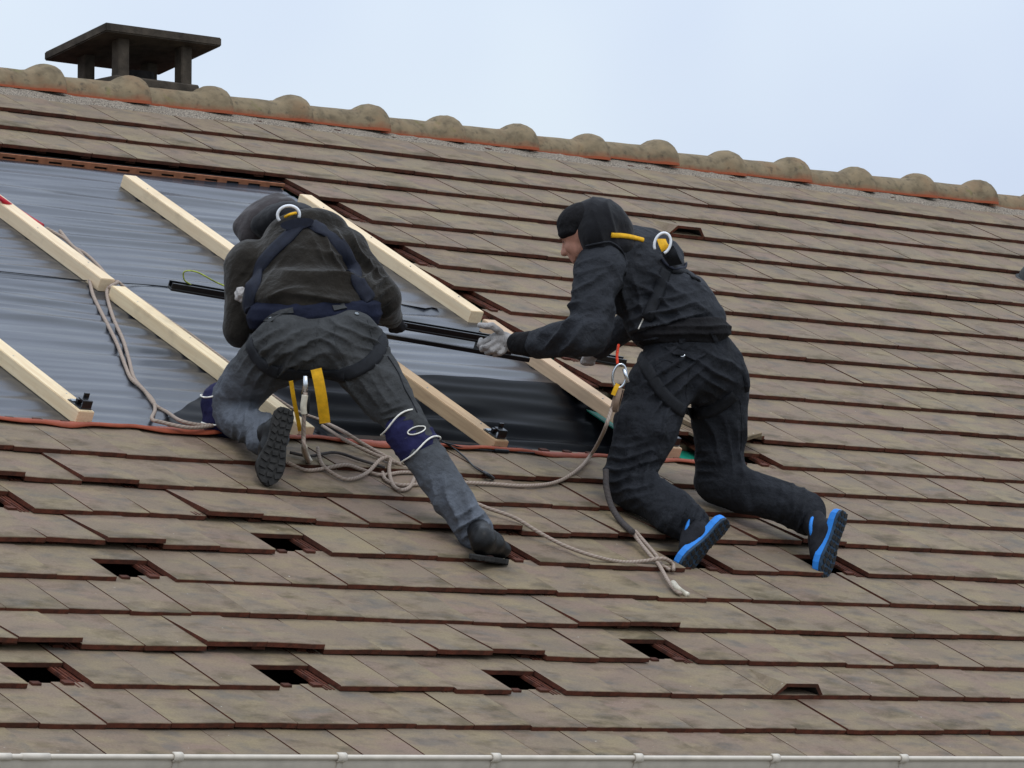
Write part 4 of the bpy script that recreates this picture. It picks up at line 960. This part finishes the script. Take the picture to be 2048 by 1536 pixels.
def ribbon(name, pts, width, side, mat, parent, thick=0.003, n=6):
    P = catmull(pts, n); T = np.gradient(P, axis=0); T /= np.linalg.norm(T, axis=1)[:, None]; V, F = [], []
    for p_, t in zip(P, T):
        s = side-t*(side@t); s /= np.linalg.norm(s); nn = np.cross(t, s)
        for a, b in ((-1, -1), (1, -1), (1, 1), (-1, 1)): V.append(p_+s*a*width/2+nn*b*thick/2)
    for i in range(len(P)-1):
        for j in range(4): F.append((i*4+j, i*4+(j+1) % 4, (i+1)*4+(j+1) % 4, (i+1)*4+j))
    F += [(3, 2, 1, 0), tuple((len(P)-1)*4+j for j in range(4))]
    return mk(name, V, F, mat, parent)
ribbon('strap_tail', [d1(632, 738, 16.72), d1(638, 765, 16.72), d1(644, 800, 16.74), d1(650, 846, 16.78)], 0.042, cv(1, 0.12, 0.1), 'webbing_yellow', p1)
ribbon('strap_tail', [d1(582, 762, 16.75), d1(588, 800, 16.78), d1(597, 845, 16.84), d1(600, 862, 16.88)], 0.016, cv(1, 0.12, 0.3), 'webbing_yellow', p1)
v, f = tube([d1(611, 752, 16.72), d1(611, 770, 16.72), d1(609, 788, 16.72)], 0.011, 8); mk('swivel', v, f, 'steel', p1, True)
v, f = bevbox(-0.016, 0.016, -0.045, 0.045, -0.012, 0.012, 0.006, 2); fx = frame(cv(1, 0.05, 0), cv(-0.05, 1, 0.1)); mk('rope_grab', [d1(611, 806, 16.73)+np.array(q)@fx for q in v], f, 'plastic_black', p1, True)
lr = root('work_lanyard', d1(611, 820, 16.73), label='short pale lanyard hanging from the harness between the left worker\'s legs', cat='lanyard')
rope('strand', [d1(611, 785, 16.705), d1(608, 830, 16.71), d1(607, 870, 16.74), d1(609, 900, 16.76)]+lay([(618, 924, .01)], RR), 0.0085, 'rope_beige', lr)
rope('sleeve', [d1(608, 828, 16.705), d1(607, 812, 16.70), d1(610, 790, 16.70)], 0.013, 'sleeve_clear', lr); rope('sleeve', [d1(608, 893, 16.755)]+lay([(612, 910, .014), (620, 924, .008)], RR), 0.013, 'sleeve_clear', lr)
# pockets, belt loops, buttons
for poly in (((528, 640), (545, 628), (562, 620), (586, 617), (588, 626), (565, 630), (545, 644)), ((664, 612), (688, 606), (694, 617), (668, 622))): patch('pocket_flap', K1, poly, 'trousers_grey', p1)
for pts in (((535, 655), (532, 700), (545, 735)), ((668, 640), (672, 690), (690, 730)), ((735, 640), (748, 690)), ((637, 640), (632, 690), (628, 735))): line_on('seam', K1, pts, 0.0016, 'trousers_grey', p1, lift=0.0005)
line_on('leg_piping', K1, [(775, 712), (796, 745), (808, 775), (822, 800), (834, 825)], 0.003, 'webbing_black', p1, lift=0.001)
for x, y in ((541, 637), (713, 629)): disc('button', K1, x, y, 0.0065, 'galvanised', p1)

# =========================================================== right worker
p2 = root('person', on(1240, 1000, 0), label='hooded worker in black jacket and trousers kneeling, face in profile', cat='person')
K2 = 'p2'
tx = frame(cv(0.80, -0.38, 0.45), d1(1365, 690, 17.9)-d1(1262, 505, 17.9))      # across the shoulders, down the spine
hp = frame(d1(1445, 745, 18.06)-d1(1318, 750, 17.84), cv(0.12, 1, 0.05))
face_d = cv(-0.80, 0.42, 0.42); fax = frame(face_d, cv(0.42, 0.88, 0.0))
hc = d1(1160, 461, 17.82)
def fp(x, y, z): return hc+fax[0]*x+fax[1]*y+fax[2]*z     # face forward, chinward, sideways
sgn = -1 if fax[2]@cv(0, 0, 1) > 0 else 1                   # sideways towards the viewer
body2 = [E(fp(-0.012, -0.01, 0), fax, (.092, .095, .074)), E(fp(0.030, 0.055, 0), fax, (.055, .062, .055)), C(fp(.03, .06, .03*sgn), fp(.062, .098, .012*sgn), .030, .024), C(fp(.03, .06, -.03*sgn), fp(.062, .098, -.012*sgn), .030, .024), E(fp(.068, .098, 0), fax, (.022, .018, .022)),
  C(fp(.082, .012, 0), fp(.110, .049, 0), .009, .0125), E(fp(.097, .052, 0), fax, (.016, .009, .017)), C(fp(.074, -.004, .014*sgn), fp(.058, -.004, .045*sgn), .011, .010), C(fp(.074, -.004, -.014*sgn), fp(.058, -.004, -.045*sgn), .011, .010),
  E(fp(.056, .040, .036*sgn), fax, (.024, .022, .022)), E(fp(.056, .040, -.036*sgn), fax, (.024, .022, .022)), E(fp(.080, .072, 0), fax, (.013, .007, .022)), E(fp(.078, .084, 0), fax, (.013, .006, .018)),
  C(fp(-.03, .06, 0), d1(1235, 525, 17.9), .058, .062), E(d1(1280, 550, 17.95), tx, (.14, .17, .09)), E(d1(1365, 690, 17.93), hp, (.15, .13, .11)),
  C(d1(1200, 540, 17.76), d1(1170, 668, 17.66), .05, .045), C(d1(1170, 668, 17.66), d1(1050, 690, 17.95), .045, .03), C(d1(1320, 520, 18.2), d1(1268, 640, 18.3), .05, .04), C(d1(1268, 640, 18.3), d1(1192, 700, 18.42), .04, .03),
  C(d1(1325, 755, 17.86), d1(1248, 960, 17.78), .08, .055), C(d1(1248, 960, 17.78), d1(1385, 1052, 17.44), .055, .035), C(d1(1440, 760, 18.05), d1(1430, 960, 18.15), .08, .055), C(d1(1430, 960, 18.15), d1(1620, 1028, 17.92), .055, .035)]
garment('body', body2, 'skin', p2, 0.0052, 0.016, it=2)
for s in (1, -1):
    v, f = tube([fp(.070, .012, .030*s), fp(.0715, .012, .0302*s), fp(.074, .013, .0305*s)], [.011, .0105, .006], 10); mk('eye', v, f, 'eye', p2, True)
    v, f = tube(catmull([fp(.0875, -.002, .012*s), fp(.083, -.007, .030*s), fp(.070, -.004, .047*s)], 5), .0042, 6); mk('eyebrow', v, f, 'stubble', p2, True)
garment('moustache', [C(fp(.092, .066, 0), fp(.080, .076, .022), .0075, .006), C(fp(.092, .066, 0), fp(.080, .076, -.022), .0075, .006), C(fp(.080, .095, .0), fp(.066, .104, .022*sgn), .012, .012), C(fp(.066, .104, .022*sgn), fp(.036, .088, .050*sgn), .012, .010)], 'stubble', p2, 0.0045, 0.012, [], 0.001, 60, 4)
# beanie under the hood
garment('beanie', [E(fp(-.012, -.036, 0), fax, (.094, .074, .080)), C(fp(.074, -.020, 0), fp(.054, -.018, .052*sgn), .012, .012), C(fp(.054, -.018, .052*sgn), fp(.0, -.010, .076*sgn), .012, .012)], 'rib_black', p2, 0.0055, 0.02, [], 0.0008, 40, 5)
# hood
hd = [E(d1(1194, 446, 17.83), frame(cv(1, 0.10, 0), cv(-0.1, 1, 0)), (.108, .106, .118)), E(d1(1222, 450, 17.86), CAMF, (.075, .085, .10)), C(d1(1192, 470, 17.76), d1(1198, 505, 17.78), .070, .060), C(d1(1230, 470, 17.86), d1(1240, 510, 17.9), .075, .07), E(d1(1230, 492, 17.85), CAMF, (.085, .05, .11))]
sp = [(d1(1225, 470, 17.75), cv(0.5, 0.9, 0), .05, .008, .09, 1.0), (d1(1195, 430, 17.72), cv(1, -0.2, 0), .06, .004, .12, 0.8)]
garment('hood', hd, 'hood_black', p2, 0.006, 0.04, sp, 0.002, 16, 6, key=K2)
# jacket: body and both sleeves in one piece
jk = [E(d1(1278, 548, 17.95), tx, (.198, .20, .150)), E(d1(1338, 625, 17.94), tx, (.205, .165, .160)), E(d1(1385, 640, 17.98), CAMF, (.135, .10, .13)), E(d1(1243, 505, 17.9), tx, (.135, .08, .12)), E(d1(1204, 535, 17.78), CAMF, (.095, .10, .10)), E(d1(1330, 520, 18.12), CAMF, (.085, .09, .10)),
  C(d1(1196, 545, 17.76), d1(1182, 650, 17.68), .102, .092), C(d1(1178, 668, 17.66), d1(1075, 688, 17.88), .086, .058), C(d1(1320, 530, 18.2), d1(1268, 640, 18.3), .08, .06), C(d1(1268, 640, 18.3), d1(1200, 695, 18.4), .06, .05)]
sp = [(d1(1165, 620, 17.6), cv(0.55, 0.85, 0), .055, .011, .13, 1.2), (d1(1110, 675, 17.65), cv(0.75, 0.65, 0), .05, .009, .11, 1.2), (d1(1240, 570, 17.8), cv(0.85, -0.3, 0), .05, .011, .11, 1.1), (d1(1250, 640, 17.8), cv(0.1, 1, 0), .05, .009, .11, 1.3), (d1(1370, 590, 17.8), cv(-0.5, 0.85, 0), .065, .008, .16, 1.0), (d1(1330, 640, 17.8), cv(0.3, 1, 0), .045, .007, .13, 1.2), (d1(1195, 505, 17.7), cv(0.3, 1, 0), .045, .006, .08, 1.2)]
garment('jacket', jk, 'jacket_black', p2, 0.0066, 0.026, sp, 0.006, 16, 9, key=K2)
garment('waistband', [E(d1(1362, 664, 17.92), frame(cv(1, -0.05, 0.25), cv(0.1, 1, 0)), (.212, .078, .165))], 'rib_black', p2, 0.007, 0.03, [(d1(1362, 664, 17.75), cv(0, 1, 0), .03, .003, .3, 0.6)], 0.001, 30, 10, key=K2)
garment('cuff', [C(d1(1062, 688, 17.90), d1(1036, 687, 17.95), .054, .047)], 'rib_black', p2, 0.005, 0.02, [], 0.001, 40, 11)
# glove gripping the rail: palm below, thumb on top, fingers curled round the far side
gz = 17.98
gl = [E(d1(1006, 682, gz), frame(cv(1, 0.12, 0.1), cv(-0.12, 1, 0)), (.048, .040, .026)), C(d1(1036, 688, gz-.02), d1(1018, 685, gz), .038, .036)]
gl += finger([d1(1000, 664, gz-.015), d1(985, 652, gz-.02), d1(972, 652, gz), d1(960, 650, gz+.02)], .0155, .0125)
gl += finger([d1(990, 672, gz+.01), d1(974, 682, gz+.015), d1(960, 690, gz+.04), d1(962, 680, gz+.06)], .0145, .0115)
gl += finger([d1(992, 684, gz-.01), d1(976, 693, gz-.01), d1(964, 698, gz+.02), d1(966, 690, gz+.05)], .0145, .0115)
gl += finger([d1(998, 694, gz-.02), d1(986, 701, gz-.02), d1(975, 705, gz+.01), d1(975, 696, gz+.04)], .0140, .0115)
gl += finger([d1(1008, 700, gz-.02), d1(1000, 706, gz-.02), d1(990, 709, gz+.005), d1(988, 702, gz+.03)], .0130, .0105)
garment('glove', gl, 'glove_knit', p2, 0.0034, 0.004, [(d1(1020, 685, gz-.05), cv(1, 0.1, 0), .022, .003, .04, 0.8)], 0.0008, 60, 12, it=1, label='grey knitted glove gripping the rail')
garment('glove', [E(d1(1182, 706, 18.44), CAMF, (.04, .03, .03))]+[q for k in range(4) for q in finger([d1(1170+k*6, 714, 18.44), d1(1166+k*6, 724, 18.45), d1(1168+k*6, 727, 18.49)], .012, .010)]+finger([d1(1178, 698, 18.44), d1(1166, 700, 18.46), d1(1160, 706, 18.49)], .012, .010), 'glove_knit', p2, 0.005, 0.01, label='grey knitted glove behind the sleeve')
# trousers
tr = [E(d1(1382, 735, 17.95), hp, (.205, .150, .165)), E(d1(1330, 745, 17.88), CAMF, (.12, .13, .13)), E(d1(1435, 745, 18.02), CAMF, (.118, .13, .13)), E(d1(1375, 690, 17.94), hp, (.198, .08, .145)),
  C(d1(1322, 765, 17.86), d1(1262, 950, 17.78), .135, .108), E(d1(1292, 850, 17.80), frame(cv(1, 0.1, 0.2), cv(-.3, 1, 0)), (.13, .12, .12)), C(d1(1258, 965, 17.78), d1(1380, 1046, 17.45), .098, .088),
  C(d1(1440, 765, 18.05), d1(1438, 950, 18.14), .122, .100), C(d1(1440, 962, 18.13), d1(1610, 1026, 17.93), .096, .088)]
sp = [(d1(1345, 760, 17.75), cv(0.7, 0.7, 0), .05, .009, .13, 1.4), (d1(1430, 760, 17.85), cv(-0.5, 0.85, 0), .05, .008, .13, 1.4), (d1(1290, 870, 17.65), cv(0.9, 0.4, 0), .055, .008, .16, 1.4), (d1(1265, 930, 17.65), cv(0.15, 1, 0), .04, .010, .11, 1.2), (d1(1310, 1000, 17.5), cv(0.85, 0.5, 0), .045, .010, .12, 1.4), (d1(1360, 1050, 17.4), cv(0.85, 0.5, 0), .032, .011, .08, 1.1),
  (d1(1450, 880, 17.95), cv(0.9, -0.3, 0), .05, .008, .14, 1.2), (d1(1440, 940, 18.0), cv(0.1, 1, 0), .04, .009, .10, 1.2), (d1(1530, 1000, 17.9), cv(0.95, 0.2, 0), .05, .010, .14, 1.4), (d1(1590, 1030, 17.85), cv(0.95, 0.2, 0), .034, .011, .08, 1.1)]
garment('trousers', tr, 'trousers_black', p2, 0.0066, 0.024, sp, 0.007, 16, 13, key=K2)
garment('cargo_pocket', [E(d1(1482, 745, 18.0), frame(cv(0.3, 1, 0), cv(1, -0.3, 0.2)), (.085, .022, .06))], 'trousers_black', p2, 0.006, 0.02, [], 0.004, 24, 14, key=K2)
patch('cargo_flap', K2, ((1232, 806), (1262, 800), (1312, 812), (1310, 824), (1268, 812), (1236, 822)), 'trousers_black', p2)
patch('pocket_flap', K2, ((1330, 692), (1352, 684), (1398, 686), (1412, 708), (1392, 722), (1368, 712), (1345, 708)), 'trousers_black', p2)
for pts in (((1255, 830), (1250, 880), (1252, 920)), ((1330, 826), (1322, 870), (1310, 910)), ((1300, 740), (1330, 720), (1360, 735)), ((1385, 720), (1372, 780), (1378, 820)), ((1480, 800), (1484, 860), (1480, 920))): line_on('seam', K2, pts, 0.0018, 'trousers_black', p2, lift=0.0005)
for poly in (((1358, 678), (1370, 677), (1370, 686), (1358, 687)), ((1419, 666), (1427, 664), (1436, 682), (1428, 684))): patch('belt_loop', K2, poly, 'trousers_black', p2, 0.002)
disc('button', K2, 1366, 711, 0.0085, 'steel', p2)
# jacket details: shoulder seam, back zip tab, torn hem
line_on('shoulder_seam', K2, [(1172, 492), (1195, 487), (1220, 484), (1243, 500), (1253, 525), (1250, 550)], 0.0042, 'jacket_black', p2, lift=0.001)
line_on('zip_piping', K2, [(1277, 658), (1283, 645), (1290, 628)], 0.003, 'sand_white', p2, lift=0.001)
# harness
strap('harness_strap', K2, [(1332, 540), (1320, 575), (1308, 605), (1292, 640)], 0.050, 'webbing_black', p2)
strap('harness_strap', K2, [(1345, 535), (1375, 545), (1392, 560)], 0.046, 'webbing_black', p2)
strap('shoulder_strap', K2, [(1222, 470), (1245, 472), (1268, 476), (1286, 481)], 0.020, 'webbing_yellow', p2)
strap('leg_loop', K2, [(1268, 690), (1290, 730), (1320, 780), (1355, 815), (1385, 828)], 0.050, 'webbing_black', p2)
strap('leg_loop', K2, [(1395, 826), (1430, 818), (1470, 790)], 0.050, 'webbing_black', p2)
ring('back_ring', d1(1325, 487, 17.70), cv(0.92, 0.38, 0), cv(-0.35, 0.93, 0), .032, .044, .0058, 'white_metal', p2, math.pi*0.72, math.pi*2.28, 22)
ribbon('ring_strap', [d1(1322, 478, 17.74), d1(1328, 492, 17.72), d1(1338, 505, 17.72)], 0.042, cv(0.9, 0.4, 0.1), 'webbing_yellow', p2)
ribbon('ring_strap', [d1(1334, 498, 17.705), d1(1342, 512, 17.71), d1(1352, 530, 17.74)], 0.058, cv(0.9, 0.35, 0.1), 'webbing_black', p2)
line_on('plate_edge', K2, [(1322, 518), (1332, 530), (1350, 538), (1366, 536), (1370, 526)], 0.006, 'webbing_navy', p2, lift=0.006)
# shoes: black with blue bands
def shoe(heel, toe, nrm, ankle, seed):
    b_, (bx_, by_, bn) = boot(p2, heel, toe, nrm, ankle, .295, .108, ('shoe_mesh', 'blue_sole', 'rubber'), 0.0035, seed, .050, .046, 0.014, 'shoe')
    (V, F), _, _ = sole_mesh(heel-bn*0.026, toe-bn*0.026, nrm, .298, .113, 0.029, False)
    mk('midsole', V, F, 'blue_foam', b_)
    ins = -bn; h_ = heel+ins*0.070+by_*0.045
    v, f = tube([h_+by_*0.055*math.cos(t)*1.0+bx_*0.050*math.sin(t)+ins*(0.018-0.018*math.cos(t)) for t in np.linspace(0, 2*math.pi, 20, endpoint=False)], 0.0085, 8, closed=True); mk('collar_band', v, f, 'blue_foam', b_, True)
    return b_
shoe(d1(1432, 1062, 17.36), d1(1375, 1122, 17.32), cv(0.62, 0.45, -0.62), d1(1382, 1048, 17.44), 6)
shoe(d1(1676, 1046, 17.80), d1(1648, 1132, 17.76), cv(0.78, 0.10, -0.60), d1(1612, 1026, 17.92), 7)
# karabiner, red cord, rope grab at his belt
kb = root('karabiner', d1(1240, 755, 17.6), label='silver karabiner hanging at the front of the right worker\'s harness', cat='karabiner')
ring('gate_ring', d1(1239, 752, 17.62), cv(1, 0.15, 0.2), cv(-0.15, 1, 0), .028, .048, .0055, 'steel', kb)
v, f = tube([d1(1248, 738, 17.60), d1(1256, 765, 17.60)], 0.008, 8); mk('screw_gate', v, f, 'steel', kb, True)
cd = root('cord_loop', d1(1234, 705, 17.65), label='short red cord above the silver karabiner', cat='cord')
rope('strand', [d1(1237, 690, 17.72), d1(1234, 710, 17.66), d1(1235, 728, 17.62)], 0.006, 'red_cord', cd)
gb = root('rope_grab', d1(1230, 800, 17.6), label='dark rope grab with yellow tab below the silver karabiner', cat='rope grab')
v, f = bevbox(-0.017, 0.017, -0.05, 0.05, -0.013, 0.013, 0.006, 2); fx = frame(cv(1, 0.25, 0), cv(-0.25, 1, 0)); mk('grab_body', [d1(1234, 800, 17.60)+np.array(q)@fx for q in v], f, 'old_timber', gb, True)
ribbon('tab', [d1(1236, 768, 17.59), d1(1231, 778, 17.585), d1(1226, 790, 17.585)], 0.018, cv(1, 0.3, 0), 'webbing_yellow', gb)
